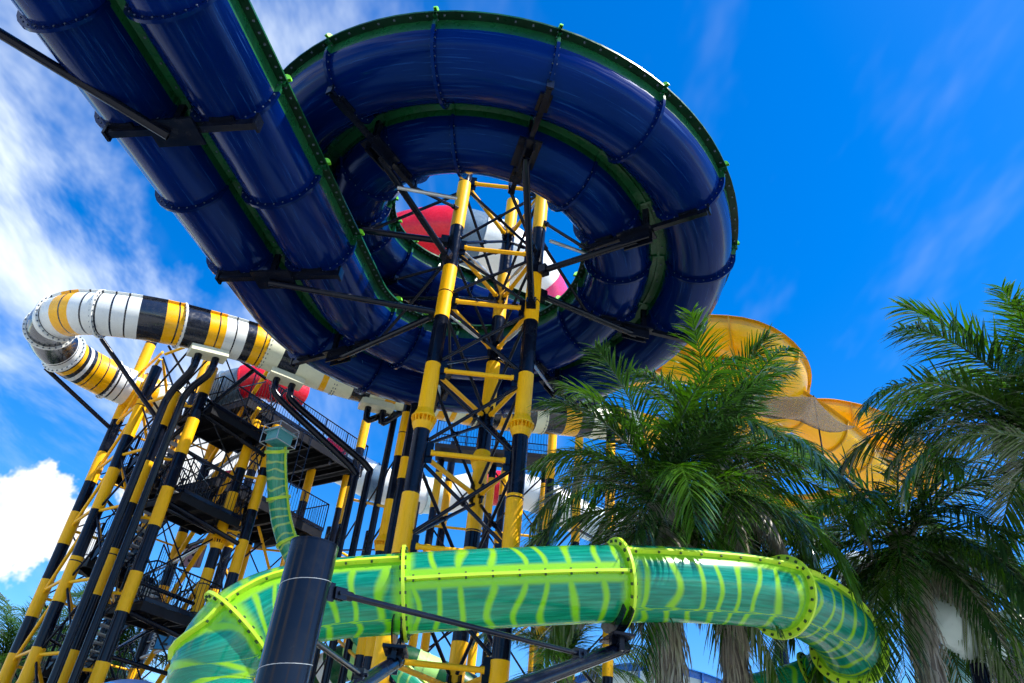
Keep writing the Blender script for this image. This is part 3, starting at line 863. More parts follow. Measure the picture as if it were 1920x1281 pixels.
# ------------------------------------------------------------------ signs hung on the stair tower
def sign(px, Y, face, digit, label):
    (bl, br, top) = px
    a = PY(*bl, Y); b = PH(*br, a.z); w = (b - a); wl_ = w.length; x = w.normalized()
    hgt = hz(a.x, a.y, top) - a.z; nrm = x.cross(UP).normalized()
    if nrm.y > 0: nrm = -nrm
    root = thing('level_sign', label, 'sign', a)
    mb = MB(); mb.box(a + x * wl_ * .5 + UP * hgt * .5 - nrm * 0.03, x, nrm, UP, (wl_ / 2, 0.02, hgt / 2)); mb.build('backing_panel', M['darkletter'], root, smooth=False)
    st = 0.21 * wl_
    mb = MB(); mb.box(a + x * (wl_ + st) * .5 + UP * hgt * .5, x, nrm, UP, ((wl_ - st) / 2 - 0.01, 0.012, hgt / 2 - 0.02)); mb.build('colour_panel', face, root, smooth=False)
    mb = MB(); mb.box(a + x * wl_ * 0.84 + UP * hgt * .5 + nrm * 0.014, x, nrm, UP, (0.008, 0.003, hgt / 2 - 0.03)); mb.build('dark_stripe', M['darkletter'], root, smooth=False)
    def text(body, size, pos, ang, m):
        c = bpy.data.curves.new('lettering', 'FONT'); c.body = body; c.size = size; c.extrude = 0.004; c.align_x = 'CENTER'; c.align_y = 'CENTER'
        c.materials.append(m); c.offset = 0.008
        tmp = bpy.data.objects.new('lettering_curve', c); col.objects.link(tmp)
        me = bpy.data.meshes.new_from_object(tmp.evaluated_get(bpy.context.evaluated_depsgraph_get()))
        bpy.data.objects.remove(tmp)
        o = bpy.data.objects.new('lettering', me); col.objects.link(o); o.parent = root
        mm = Matrix((x, UP, nrm)).transposed() @ Matrix.Rotation(ang, 3, 'Z')
        o.matrix_local = mm.to_4x4(); o.location = pos - a
    if digit:
        text('TOWER', st * 1.02, a + x * st * .5 + UP * hgt * .5 - nrm * 0.002, math.pi / 2, M['lettering'])
        text(digit, hgt * 0.92, a + x * wl_ * 0.55 + UP * hgt * .48 + nrm * 0.018, 0, M['darkletter'])
sign(((278, 1217), (326, 1219), 1178), 25.5, M['signblue'], '2', 'blue panel with a dark numeral 2 and sideways lettering on stair tower')
sign(((334, 1062), (374, 1064), 1020), 27.9, M['signmauve'], '3', 'mauve numbered panel partly hidden behind a yellow brace')
sign(((392, 925), (430, 922), 884), 27.9, M['signpink'], '', 'bright pink panel behind the railing of the upper landing')

# ------------------------------------------------------------------ striped tube slide
def tube_rings(mb, cv, us, r, n, mfun=None, phi0=0.0):
    rows = []
    for u in us:
        c, t, b, nn = cv.fr(u)
        rows.append([c + b * (r * math.cos(2 * math.pi * k / n + phi0)) + nn * (r * math.sin(2 * math.pi * k / n + phi0)) for k in range(n)])
    return mb.grid(rows, True, mfun, flip=True)
def ring_flange(cv, u, r, w, e, mats, parent, bolts=None, n=40, nb=26, name='flange'):
    c, t, b, nn = cv.fr(u); mb = MB()
    def circ(rr, s): return [c + t * s + b * (rr * math.cos(2 * math.pi * k / n)) + nn * (rr * math.sin(2 * math.pi * k / n)) for k in range(n)]
    mb.grid([circ(r - 0.01, -e), circ(r + w, -e), circ(r + w, e), circ(r - 0.01, e)], True)
    f_ = mb.build(name, mats, parent, angle=40)
    if bolts:
        bb = MB()
        for k in range(nb):
            a = 2 * math.pi * k / nb; d = b * math.cos(a) + nn * math.sin(a); q = t.cross(d)
            for s in (-1, 1): bb.box(c + d * (r + w * 0.55) + t * (s * (e + 0.012)), t, d, q, (0.014, 0.02, 0.02))
        o = bb.build('flange_bolts', bolts, f_, smooth=False); o['kind'] = 'stuff'
    return f_
SR = 0.67
spts = [PZ(330, 755, 29.0), PZ(285, 743, 28.4), PZ(240, 727, 27.9), PZ(185, 702, 27.2), PZ(133, 672, 26.4), PZ(98, 638, 25.4), PZ(98, 606, 24.4), PZ(140, 589, 23.8), PZ(205, 590, 23.7), PZ(300, 603, 24.2),
        PZ(390, 623, 25.0), PZ(480, 648, 25.8), PZ(560, 680, 26.4), PZ(640, 708, 26.9), PZ(720, 729, 27.4), PZ(800, 747, 28.0), PZ(880, 764, 28.6), PZ(960, 776, 29.2), PZ(1060, 785, 30), PZ(1170, 800, 31), PZ(1260, 825, 32)]
scv = Curve(spts, 0.12)
striped = thing('tube_slide', 'enclosed tube slide in white, black and yellow bands looping on the left', 'water slide', scv.at(scv.len * .4).xy.to_3d())
TI = {'y': 0, 'w': 1, 'b': 2, 'c': 3}
def colof(p):
    d = p - CAM; return 960 + FPX * d.dot(CR) / d.dot(CF)
xs_ = [(u_, colof(scv.at(u_))) for u_ in [scv.len * k / 900 for k in range(901)]]
ut = min(xs_, key=lambda q: q[1])[0]
def u_up(px): return min((q for q in xs_ if q[0] >= ut), key=lambda q: abs(q[1] - px))[0]
def u_lo(px): return min((q for q in xs_ if q[0] <= ut), key=lambda q: abs(q[1] - px))[0]
lowseq = [(330, 'c'), (285, 'y'), (240, 'w'), (212, 'b'), (198, 'y'), (158, 'b'), (150, 'w'), (143, 'b'), (135, 'y'), (127, 'b'), (121, 'w'), (108, 'b')]
upseq = [(96, 'w'), (104, 'w'), (128, 'y'), (156, 'w'), (262, 'b'), (307, 'y'), (338, 'b'), (382, 'y'), (413, 'w'), (452, 'b'), (470, 'y'), (495, 'c'), (525, 'b'), (558, 'c'), (607, 'y'), (617, 'c'), (662, 'b'), (693, 'c'), (722, 'y'), (740, 'c'), (765, 'b'), (790, 'c'),
         (819, 'y'), (833, 'c'), (842, 'y'), (852, 'c'), (867, 'y'), (881, 'b'), (931, 'y'), (950, 'b'), (996, 'c'), (1013, 'b'), (1049, 'y'), (1077, 'b'), (1100, 'c'), (1130, 'b'), (1142, 'y'), (1156, 'b'), (1165, 'c'), (1190, 'y'), (1220, 'b')]
marks = [(u_lo(p), c) for p, c in lowseq] + [(ut + 0.25, 'b')] + [(max(ut + 0.9, u_up(p)), c) for p, c in upseq]
marks[0] = (0.0, marks[0][1])
thin_end = u_up(495)
bounds_, u = [], 0.0
for (ua, c), (ub, _) in zip(marks, marks[1:] + [(scv.len, 'c')]):
    u = ua
    while u < ub - 1e-6:
        e = min(ub, u + (0.30 if u < thin_end else 0.6))
        if ub - e < 0.1: e = ub
        bounds_.append((u, e, TI[c]))
        if u < thin_end and c != 'b' and e < ub: bounds_.append((e, e + 0.045, 2)); u = e + 0.045
        else: u = e
total = scv.len
fls = [u_lo(262), u_lo(205), u_lo(120), ut + 0.2, u_up(112), u_up(192), u_up(338), u_up(496), u_up(630), u_up(760), u_up(890), u_up(1015), u_up(1120)]
fls = [f for f in fls if f < total]
cuts = [0] + fls + [total]
for ua, ub in zip(cuts, cuts[1:]):
    us, ms_ = [], []
    for a, b, k in bounds_:
        a2, b2 = max(a, ua), min(b, ub)
        if b2 - a2 < 1e-4: continue
        nseg = max(1, int((b2 - a2) / 0.2))
        for i in range(nseg):
            us.append(a2 + (b2 - a2) * i / nseg); ms_.append(k)
    us.append(ub)
    mb = MB(); tube_rings(mb, scv, us, SR, 36, lambda r, k: ms_[r])
    sec = mb.build('tube_section', [M['syellow'], M['white'], M['sblack'], M['cream']], striped, angle=50)
    lip = MB(); rows = []                              # joint lip along the shoulder
    for u in us:
        c, t, b, nn = scv.fr(u); dd = b * math.cos(0.75) + nn * math.sin(0.75); q = t.cross(dd)
        rows.append([c + dd * (SR - 0.01) + q * 0.02, c + dd * (SR + 0.08) + q * 0.02, c + dd * (SR + 0.08) - q * 0.02, c + dd * (SR - 0.01) - q * 0.02])
    lip.grid(rows, False, lambda r, k: ms_[r]); lip.build('joint_lip', [M['syellow'], M['white'], M['sblack'], M['cream']], sec, smooth=False)
for f_ in fls: ring_flange(scv, f_, SR, 0.09 if f_ < thin_end - 2 else 0.02, 0.03, M['white'] if f_ < thin_end - 2 else M['cream'], striped, M['bolt'])

# bent pipe posts that carry it, each with a cream saddle
def bent_post(px_saddle, Ybase, px_foot, label, two=True, zoff=0.0):
    u = scv.near(PZ(px_saddle[0], px_saddle[1], px_saddle[2])); c, t, b, nn = scv.fr(u)
    base_c = c - UP * (SR + 0.16)
    foot = PY(px_foot[0], px_foot[1], Ybase)
    root = thing('support_post', label, 'post', (foot.x, Ybase, 0))
    th = Vector((t.x, t.y, t.z)).normalized(); side = th.cross(UP).normalized(); un = side.cross(th)
    mb = MB(); mb.box(base_c + UP * 0.05, th, side, un, (0.58, 0.30, 0.10)); mb.box(base_c + UP * 0.18, th, side, un, (0.50, 0.24, 0.06))
    mb.build('saddle', M['cream'], root, smooth=False)
    for i, s in enumerate((-0.27, 0.27)):
        top = base_c + th * s - un * 0.05
        x, y = foot.x + 0.38 * i, Ybase + 0.25 * i
        kn = Vector((x, y, 0)); hk = foot.z
        knee = Vector((x, y, hk + 0.3 * i))
        mid = knee.lerp(top - UP * 0.55, 0.9)
        pts = catmull([knee - UP * 0.25, knee + (mid - knee).normalized() * 0.25, mid, top - UP * 0.3, top], 0.12)
        st = MB(); st.path([Vector((x, y, 0)), Vector((x, y, hk * 0.5))] + pts, 0.115, 16); st.build('bent_pipe', M['black'], root, angle=50)
bent_post((400, 640, 25), 21.3, (314, 742), 'bent black post under the striped tube beside the stair tower')
bent_post((545, 680, 26.5), 23.6, (668, 885), 'bent black post with a long sloping arm under the cream tube')
bent_post((712, 725, 27.6), 24.2, (742, 770), 'bent black post left of the central tower under the banded tube')
loopr = thing('loop_support', 'slanting black struts propping the outer loop of the striped tube', 'strut', SLEG['B'])
for (a, b, r) in ((PZ(190, 635, 24.3), (SLEG['D'] + UP * hz(SLEG['D'].x, 22, 800)), 0.075), (PZ(85, 690, 26.3), SLEG['A'] + UP * hz(SLEG['A'].x, 25, 808), 0.075),
                  (PZ(90, 692, 26.3), SLEG['J'] + UP * hz(SLEG['J'].x, 26.5, 730), 0.04), (PZ(475, 695, 25.9), SLEG['D'] + UP * hz(SLEG['D'].x, 22, 850), 0.075)):
    mb = MB(); mb.tube(a, b, r, 12); mb.build('strut', M['black'], loopr)

# free-standing striped posts behind and beside the central tower
def post(px, py, Y, top, b, label, r=0.175, **k):
    p = PY(px, py, Y); root = thing('striped_post', label, 'post', (p.x, Y, 0)); px_leg(root, px, py, Y, top, b, r, name='pipe', **k); return Vector((p.x, Y, 0)), root
k1, rk = post(715, 1035, 23, 735, [1230, 1195, 1034, 939, 858, 776], 'black and yellow post with flared collar left of the central tower', first='b', collars=(1036,))
k2, rm_ = post(640, 1000, 27.5, 790, [1060, 985, 915, 842], 'sunlit yellow banded post behind the bent black posts', first='y')
k3, _ = post(700, 1200, 21.0, 760, [1233, 1195, 1120, 1060, 900, 860], 'dark post with yellow foot band just left of the tower', r=0.16, first='b')
k4, _ = post(836, 940, 33, 830, [1090, 1040, 990, 905], 'distant amber banded post seen between the tower legs', first='b')
k5, _ = post(939, 960, 33, 840, [1060, 1000, 930, 880], 'distant yellow banded post right of the tower back leg', first='b')
k6, _ = post(1028, 950, 28, 800, [1090, 1050, 995, 958, 900], 'black post with one yellow band right of the tower', first='b')
k7, _ = post(1081, 950, 30, 800, [1100, 1018, 920, 880], 'amber banded post left of the palm trunks', first='y')
k8, _ = post(1144, 900, 26, 780, [1100, 1060, 1000, 915, 870, 830], 'thick striped post half hidden in the palm fronds', first='b')
lat_ = thing('lattice_frame', 'distant black and yellow pipe lattice behind the bent posts', 'frame', (PY(640, 1000, 31).x, 31, 0))
LQ = []
for px_ in (470, 545, 615, 690, 770):
    q = PY(px_, 1010, 31.0); LQ.append(Vector((q.x, 31.0, 0)))
    striped_leg(lat_, q.x, 31.0, 13.0 if px_ < 700 else 14.5, [(1.0 + 3.1 * i, 2.6 + 3.1 * i) for i in range(4)], 0.15, n=14)
for qa, qb in zip(LQ, LQ[1:]):
    for h in (3.0, 5.2, 7.4, 9.6, 11.8):
        mb = MB(); mb.tube(qa + UP * h, qb + UP * h, 0.045, 8); mb.build('horizontal_bar', M['yellow'], lat_)
        if h < 11:
            mb = MB(); mb.tube(qa + UP * h, qb + UP * (h + 2.2), 0.03, 6); mb.build('cross_brace', M['black'], lat_)
            mb = MB(); mb.tube(qb + UP * h - Vector((0, .07, 0)), qa + UP * (h + 2.2) - Vector((0, .07, 0)), 0.03, 6); mb.build('cross_brace', M['black'], lat_)
def free_bar(name, label, items, cat='brace'):
    root = thing(name, label, cat, items[0][0])
    for a, b, r, m in items: mb = MB(); mb.tube(a, b, r, 10); mb.build('bar', M[m], root)
it = []
for h in (4, 6.3, 8.6, 10.9):
    it += [(k1 + UP * h, k2 + UP * (h + 2.0), 0.05, 'yellow'), (k1 + UP * (h + 2), k2 + UP * h, 0.03, 'black'), (k2 + UP * h, k4 + UP * h, 0.045, 'yellow'), (k2 + UP * h, k4 + UP * (h + 2.4), 0.035, 'black')]
free_bar('brace_frame', 'yellow and black bars linking the posts left of the tower', it)
it = []
for h in (4, 6.5, 9, 11.5):
    it += [(k6 + UP * h, k8 + UP * h, 0.045, 'yellow'), (k6 + UP * h, k8 + UP * (h + 2.2), 0.03, 'black'), (k8 + UP * h, k7 + UP * (h + 2.2), 0.06, 'black'), (k5 + UP * h, k6 + UP * (h + .5), 0.045, 'yellow'), (k5 + UP * (h + 2), k6 + UP * h, 0.03, 'black'), (k4 + UP * h, k5 + UP * (h + 2.2), 0.04, 'black')]
free_bar('brace_frame', 'bars linking the posts between the tower and the palms', it)

# ------------------------------------------------------------------ foreground green ribbed tube slide
GR = 0.555
gpts = [PZ(440, 1440, 9.7), PZ(405, 1360, 9.8), PZ(394, 1285, 10.0), PZ(415, 1222, 10.2), PZ(455, 1174, 10.45), PZ(520, 1142, 10.7), PZ(620, 1123, 10.9), PZ(760, 1112, 11.0), PZ(950, 1101, 11.15), PZ(1150, 1094, 11.45), PZ(1310, 1098, 11.9), PZ(1440, 1112, 12.4),
        PZ(1530, 1146, 13.0), PZ(1584, 1196, 13.6), PZ(1586, 1246, 14.2), PZ(1540, 1284, 14.8), PZ(1470, 1310, 14.8), PZ(1380, 1330, 14.8)]
gcv = Curve(gpts, 0.06)
green = thing('tube_slide', 'translucent green ribbed tube slide with lime flanges in the foreground', 'water slide', gcv.at(gcv.len * .5).xy.to_3d())
gf = [gcv.near(PZ(*q)) for q in ((400, 1335, 9.9), (447, 1180, 10.4), (763, 1111, 11.0), (1158, 1094, 11.46), (1470, 1118, 12.5), (1588, 1218, 13.85), (1535, 1286, 14.8))]
gcuts = [0] + gf + [gcv.len]
gs_ang = [0.6, 0.62, 0.60, 0.02, 0.62, 0.62, 0.3, 0.5]
NG = 56
for i, (ua, ub) in enumerate(zip(gcuts, gcuts[1:])):
    n = max(4, int((ub - ua) / 0.07)); us = [ua + (ub - ua) * k / n for k in range(n + 1)]
    mb = MB(); su, sv, se = [], [], []
    rows = []
    # side facing the camera is the -b side of the frame when the tube runs left to right
    for u in us:
        c, t, b, nn = gcv.fr(u); row = []
        for k in range(NG):
            ph = 2 * math.pi * k / NG
            row.append(c + b * (GR * math.cos(ph)) + nn * (GR * math.sin(ph)))
            dv = (ph - gs_ang[i] + math.pi) % (2 * math.pi) - math.pi
            dv2 = (ph - gs_ang[i] - math.pi + math.pi) % (2 * math.pi) - math.pi
            su.append(u); sv.append(dv if abs(dv) < abs(dv2) else dv2 * 1.3); se.append(min(u - ua, ub - u))
        rows.append(row)
    mb.grid(rows, True, flip=True); mb.att = {'su': su, 'sv': sv, 'se': se}
    sec = mb.build('tube_section', M['ribbed'], green, angle=60)
    lip = MB(); rows = []; bo = MB(); acc = 0.2
    for j, u in enumerate(us):
        c, t, b, nn = gcv.fr(u); dd = b * math.cos(gs_ang[i]) + nn * math.sin(gs_ang[i]); q = t.cross(dd)
        rows.append([c + dd * (GR - 0.01) + q * 0.022, c + dd * (GR + 0.075) + q * 0.022, c + dd * (GR + 0.075) - q * 0.022, c + dd * (GR - 0.01) - q * 0.022])
        acc += (ub - ua) / n
        if acc > 0.3 and 0.1 < u - ua < ub - ua - 0.1:
            acc = 0
            for s in (-1, 1): bo.box(c + dd * (GR + 0.045) + q * (s * 0.034), t, dd, q, (0.014, 0.014, 0.013))
    lip.grid(rows); lip.build('joint_lip', M['limeflange'], sec, smooth=False)
    o = bo.build('joint_bolts', M['darkbolt'], sec, smooth=False); o['kind'] = 'stuff'
for u in gf: ring_flange(gcv, u, GR, 0.115, 0.022, M['limeflange'], green, M['darkbolt'], 56, 22)

# black post with cantilever arms that carries it
fp = PY(586, 1040, 7.2); FX, FY = fp.x, 7.2
ftop = hz(FX, FY, 1024)
fpost = thing('support_post', 'thick glossy black pipe post in front of the green tube', 'post', (FX, FY, 0))
mb = MB(); FR = 0.225
mb.lathe((FX, FY, 0), [(FR, 0), (FR, ftop)], 48)
mb.lathe((FX, FY, ftop), [(FR, 0), (FR * 1.012, 0.0), (FR * 1.012, 0.012), (FR * .9, 0.014)], 48)
mb.build('pipe', M['black'], fpost, angle=30)
wv_ = MB()
for h0 in (ftop - 0.32, ftop - 1.05, ftop - 1.8, ftop - 2.6):          # spiral mill weld
    pts = [Vector((FX + FR * math.cos(a), FY + FR * math.sin(a), h0 + 0.035 * a)) for a in [(-math.pi) + k * math.pi / 12 for k in range(25)]]
    wv_.path(pts, 0.0035, 5)
wv_.build('weld_seam', M['galv'], fpost)
def garm(u, kx, hroot):
    c, t, b, nn = gcv.fr(u); th = Vector((t.x, t.y, 0)).normalized(); sd_ = Vector((th.y, -th.x, 0))
    low = c - UP * (GR + 0.18)
    sa = MB()
    for s in (-1, 1):                            # cradle plates bolted under the flange
        for k in range(-4, 4):
            a0, a1 = R_(-90 + 11 * k), R_(-90 + 11 * (k + 1))
            pp = [c + sd_ * (rr * math.cos(a)) + UP * (rr * math.sin(a)) + th * (0.05 * s) for rr, a in ((GR + .02, a0), (GR + .17, a0), (GR + .17, a1), (GR + .02, a1))]
            i0 = len(sa.v); sa.v.extend(pp); sa.v.extend([q + th * (0.02 * s) for q in pp])
            for f_ in ((0, 1, 2, 3), (7, 6, 5, 4), (0, 4, 5, 1), (1, 5, 6, 2), (2, 6, 7, 3), (3, 7, 4, 0)): sa.face([i0 + w for w in f_])
    sa.box(low - UP * 0.06, th, sd_, UP, (0.16, 0.30, 0.02)); sa.box(low - UP * 0.16, th, sd_, UP, (0.035, 0.20, 0.10)); sa.box(low - UP * 0.14, th, sd_, UP, (0.10, 0.05, 0.12))
    sa.build('cradle', M['black'], fpost, smooth=False)
    root = Vector((FX, FY, hroot)); e = low - UP * 0.22
    d = (e - root).normalized()
    am = MB(); am.tube(root + d * 0.2, e + d * 0.22, 0.095, 20); am.tube(e + d * 0.22, e + d * 0.235, 0.10, 20); am.build('arm', M['black'], fpost)
    sl_ = MB(); sl_.tube(root + d * ((e - root).length * 0.30), root + d * ((e - root).length * 0.38), 0.0965, 20); sl_.build('bare_sleeve', M['galv'], fpost)
    return root, e, d
def grod(z0, tgt):
    s = Vector((FX, FY, z0)); d = (tgt - s).normalized(); s0 = s + d * (FR - 0.02)
    r = MB(); r.tube(s0 + d * 0.28, tgt, 0.032, 14); r.tube(s0 + d * 0.20, s0 + d * 0.36, 0.045, 14)
    b_ = d.cross(UP).normalized(); u_ = b_.cross(d)
    r.box(s0 + d * 0.06, d, b_, u_, (0.08, 0.014, 0.085)); 
    for q in (-1, 1): r.box(s0 + d * 0.17, d, b_, u_, (0.085, 0.012, 0.06)); r.box(s0 + d * 0.2 + b_ * (0.03 * q), d, b_, u_, (0.07, 0.012, 0.055))
    r.tube(s0 + d * 0.18 - b_ * 0.065, s0 + d * 0.18 + b_ * 0.065, 0.02, 8)
    r.box(tgt, d, b_, u_, (0.10, 0.05, 0.06)); r.tube(tgt - b_ * 0.08, tgt + b_ * 0.08, 0.025, 8)
    r.build('tie_rod', M['black'], fpost, angle=30)
ra, ea, da = garm(gf[2], 0, hz(FX, FY, 1400)); rb_, eb_, db = garm(gf[3], 0, hz(FX, FY, 1470))
grod(hz(FX, FY, 1176), ra + da * ((ea - ra).length * 0.62) + UP * 0.12)
grod(hz(FX, FY, 1098), rb_ + db * ((eb_ - rb_).length * 0.83) + UP * 0.13)
rp = PZ(1598, 1262, 13.9)
rpost = thing('support_post', 'short black post and cradle under the right bend of the green tube', 'post', (rp.x, rp.y, 0))
c, t, b, nn = gcv.fr(gf[5])
mb = MB(); q = c - UP * (GR + 0.25); mb.tube((q.x, q.y, 0), q, 0.11, 16); mb.build('pipe', M['black'], rpost)
mb = MB(); mb.box(q + UP * 0.03, Vector((1, 0, 0)), Vector((0, 1, 0)), UP, (0.38, 0.22, 0.03)); mb.box(q + UP * 0.14, Vector((1, 0, 0)), Vector((0, 1, 0)), UP, (0.30, 0.05, 0.10)); mb.build('cradle', M['black'], rpost, smooth=False)

# ------------------------------------------------------------------ small green drop tube with its launch cage
dcv = Curve([PZ(519, 838, 25.6), PZ(519, 880, 25.5), PZ(522, 930, 25.3), PZ(530, 985, 25.1), PZ(548, 1035, 24.8), PZ(580, 1085, 24.3), PZ(640, 1150, 23.4), PZ(720, 1230, 22.4), PZ(790, 1300, 22)], 0.08)
drop = thing('tube_slide', 'narrow pale green drop tube hanging below the start platform', 'water slide', dcv.at(3).xy.to_3d())
dfl = [dcv.near(PZ(519, 845, 25.6)), dcv.near(PZ(523, 935, 25.3)), dcv.near(PZ(541, 1018, 24.9)), dcv.near(PZ(640, 1150, 23.4))]
DR = 0.335
for i, (ua, ub) in enumerate(zip([0] + dfl, dfl + [dcv.len])):
    if ub - ua < 0.05: continue
    n = max(3, int((ub - ua) / 0.1)); us = [ua + (ub - ua) * k / n for k in range(n + 1)]
    mb = MB(); tube_rings(mb, dcv, us, DR, 28)
    mb.att = {'su': [u * 1.2 for u in us for k in range(28)], 'sv': [1.2 + abs(((2 * math.pi * k / 28 - 0.9 + math.pi) % (2 * math.pi)) - math.pi) for u in us for k in range(28)], 'se': [1.0 for u in us for k in range(28)]}
    s_ = mb.build('tube_section', M['paleribbed'], drop, angle=60)
    lip = MB(); rows = []
    for u in us:
        c, t, b, nn = dcv.fr(u); dd = Vector((1, -0.5, 0)); dd = (dd - t * dd.dot(t)).normalized(); q = t.cross(dd)
        rows.append([c + dd * DR + q * 0.03, c + dd * (DR + 0.05) + q * 0.03, c + dd * (DR + 0.05) - q * 0.03, c + dd * DR - q * 0.03])
    lip.grid(rows); lip.build('joint_lip', M['limeflange'], s_, smooth=False)
for u in dfl: ring_flange(dcv, u, DR, 0.06, 0.05, M['limeflange'], drop, None, 28)
bx = dcv.at(0) + UP * 0.30
mb = MB(); mb.box(bx, E1, E2, UP, (0.30, 0.30, 0.2)); mb.box(bx + UP * 0.2, E1, E2, UP, (0.40, 0.36, 0.03)); mb.build('launch_box', M['teal'], drop, smooth=False)
fr_ = MB()
for a in (-.42, .42):
    for b in (-.4, .4): fr_.tube(bx + E1 * a + E2 * b - UP * 0.25, bx + E1 * a + E2 * b + UP * 0.4, 0.016, 6)
for z in (-.25, .15, .4):
    cs = [bx + E1 * a + E2 * b + UP * z for a, b in ((-.42, -.4), (.42, -.4), (.42, .4), (-.42, .4))]
    for a, b in zip(cs, cs[1:] + cs[:1]): fr_.tube(a, b, 0.016, 6)
fr_.build('launch_cage', M['galv'], drop)

# ------------------------------------------------------------------ other slides in the distance
def banded_tube(name, label, pts, r, bands, mats, n=32, flw=0.06):
    cv = Curve(pts, 0.2); root = thing(name, label, 'water slide', cv.at(cv.len / 2).xy.to_3d())
    u = 0.0; i = 0
    while u < cv.len - 0.05:
        k, l = bands[i % len(bands)]; i += 1
        e = min(cv.len, u + l); nn_ = max(2, int((e - u) / 0.3)); mb = MB()
        tube_rings(mb, cv, [u + (e - u) * q / nn_ for q in range(nn_ + 1)], r, n)
        mb.build('tube_section', mats[k], root, angle=60)
        if u > 0: ring_flange(cv, u, r, flw, 0.03, mats[k], root, None, n)
        u = e
    return cv, root
banded_tube('tube_slide', 'big red, black and white tube seen through the blue coil', [PZ(700, 482, 44), PZ(770, 452, 44), PZ(850, 444, 44), PZ(930, 468, 44.5), PZ(985, 512, 45), PZ(1020, 575, 46)], 1.75, [('r', 5.0), ('b', 1.3), ('w', 3.2), ('w', 1.0), ('p', 6)], {'r': M['red'], 'b': M['grey'], 'w': M['white'], 'p': M['pink']}, 44)
banded_tube('tube_slide', 'red and blue-grey tube behind the striped one above the landing', [PZ(402, 738, 31), PZ(440, 722, 31), PZ(485, 716, 31), PZ(530, 728, 31.5), PZ(560, 745, 32)], 0.66, [('g', 0.6), ('g', 0.75), ('r', 1.2), ('r', 1.6)], {'r': M['red'], 'g': M['grey']})
banded_tube('tube_slide', 'pale tube with a red end and dark bands behind the bent posts', [PZ(600, 850, 40), PZ(660, 882, 40), PZ(730, 915, 40), PZ(820, 930, 41), PZ(920, 915, 42), PZ(1010, 930, 42), PZ(1120, 985, 42), PZ(1240, 1000, 42)], 0.95, [('r', 1.3), ('w', 1.7), ('b', .7), ('w', 2.2), ('t', 1.2), ('w', 1.5), ('b', 0.8)], {'r': M['red'], 'w': M['white'], 'b': M['grey'], 't': M['whiteteal']})
banded_tube('tube_slide', 'white tube with one black band slanting down at the lower right corner', [PZ(1600, 1068, 18.6), PZ(1680, 1102, 17.2), PZ(1752, 1146, 16), PZ(1800, 1182, 16), PZ(1860, 1230, 16), PZ(1935, 1290, 16), PZ(2010, 1352, 16)], 0.45, [('w', 1.8), ('w', 2.35), ('b', 0.62), ('w', 1.9), ('w', 2)], {'w': M['whiteteal'], 'b': M['sblack']}, flw=0.0)
def channel(name, label, pts, r, m, secl=2.4, mrim=None, depth=1.0, parent=None, lat_flip=1):
    cv = Curve(pts, 0.2); root = parent or thing(name, label, 'water slide', cv.at(cv.len / 2).xy.to_3d())
    prof = [(-r - 0.16, 0.02), (-r, 0.02)] + [(-r * math.cos(math.pi * k / 16), -r * depth * math.sin(math.pi * k / 16)) for k in range(1, 16)] + [(r, 0.02), (r + 0.16, 0.02)]
    inn = [(a * 0.965, b + 0.04) for a, b in prof]; lp = prof + inn[::-1]; u = 0.0
    while u < cv.len - 0.1:
        e = min(cv.len, u + secl); n = max(2, int((e - u) / 0.3)); rows = []
        for k in range(n + 1):
            c, t, b, nn = cv.fr(u + (e - u) * k / n); lat = Vector((t.y, -t.x, 0)).normalized()
            rows.append([c + lat * a + UP * z for a, z in lp])
        mb = MB(); mb.grid(rows, True, lambda q, k: 1 if (k < 2 or 15 < k < 21 or k > 34) else 0); mb.build('channel_section', [m, mrim or m], root, angle=50)
        if u > 0:
            c, t, b, nn = cv.fr(u); lat = Vector((t.y, -t.x, 0)).normalized(); fb = MB()
            big_ = [(a * 1.11, z * 1.11 - 0.01) for a, z in prof[1:-1]]
            fb.grid([[c + lat * a + UP * z + t * s for a, z in q] for q, s in ((prof[1:-1], -.035), (big_, -.035), (big_, .035), (prof[1:-1], .035))]); fb.build('flange', mrim or m, root)
        u = e
    return cv, root
ycv, ysl = channel('water_slide', 'tall yellow open slide curling above the palm crowns', [PZ(1180, 690, 36), PZ(1250, 640, 34), PZ(1320, 622, 32.5), PZ(1390, 632, 31.5), PZ(1440, 668, 31.5), PZ(1462, 715, 32.5), PZ(1440, 770, 34.5), PZ(1370, 800, 36)], 1.12, M['yslide'], 2.0, M['yrim'])
ycv2, ysl2 = channel('water_slide', 'lower yellow open slide passing behind the shade net', [PZ(1240, 672, 33.5), PZ(1320, 687, 33), PZ(1400, 715, 32.5), PZ(1470, 753, 32.5), PZ(1540, 800, 33), PZ(1600, 850, 34), PZ(1650, 905, 35)], 0.95, M['yslide'], 2.0, M['yrim'])
ycv4, ysl4 = channel('water_slide', 'lowest yellow slide glimpsed through the palm fronds', [PZ(1350, 900, 38), PZ(1420, 935, 37), PZ(1500, 945, 36), PZ(1580, 925, 36), PZ(1640, 880, 37)], 0.8, M['yslide'], 2.0, M['yrim'])
ycv3, ysl3 = channel('water_slide', 'yellow open slide running down to the right behind the net', [PZ(1430, 790, 38), PZ(1500, 772, 37), PZ(1565, 772, 36.5), PZ(1630, 792, 36), PZ(1690, 840, 36), PZ(1730, 900, 36)], 0.9, M['yslide'], 2.0, M['yrim'])
tcv, tsl = channel('water_slide', 'pale teal open slide at the right edge', [PZ(2080, 1130, 17.5), PZ(1980, 1140, 17.5), PZ(1895, 1160, 17.5), PZ(1820, 1205, 17.5), PZ(1760, 1280, 17.5)], 0.85, M['teal'], 1.6, M['whiteteal'], depth=0.8)
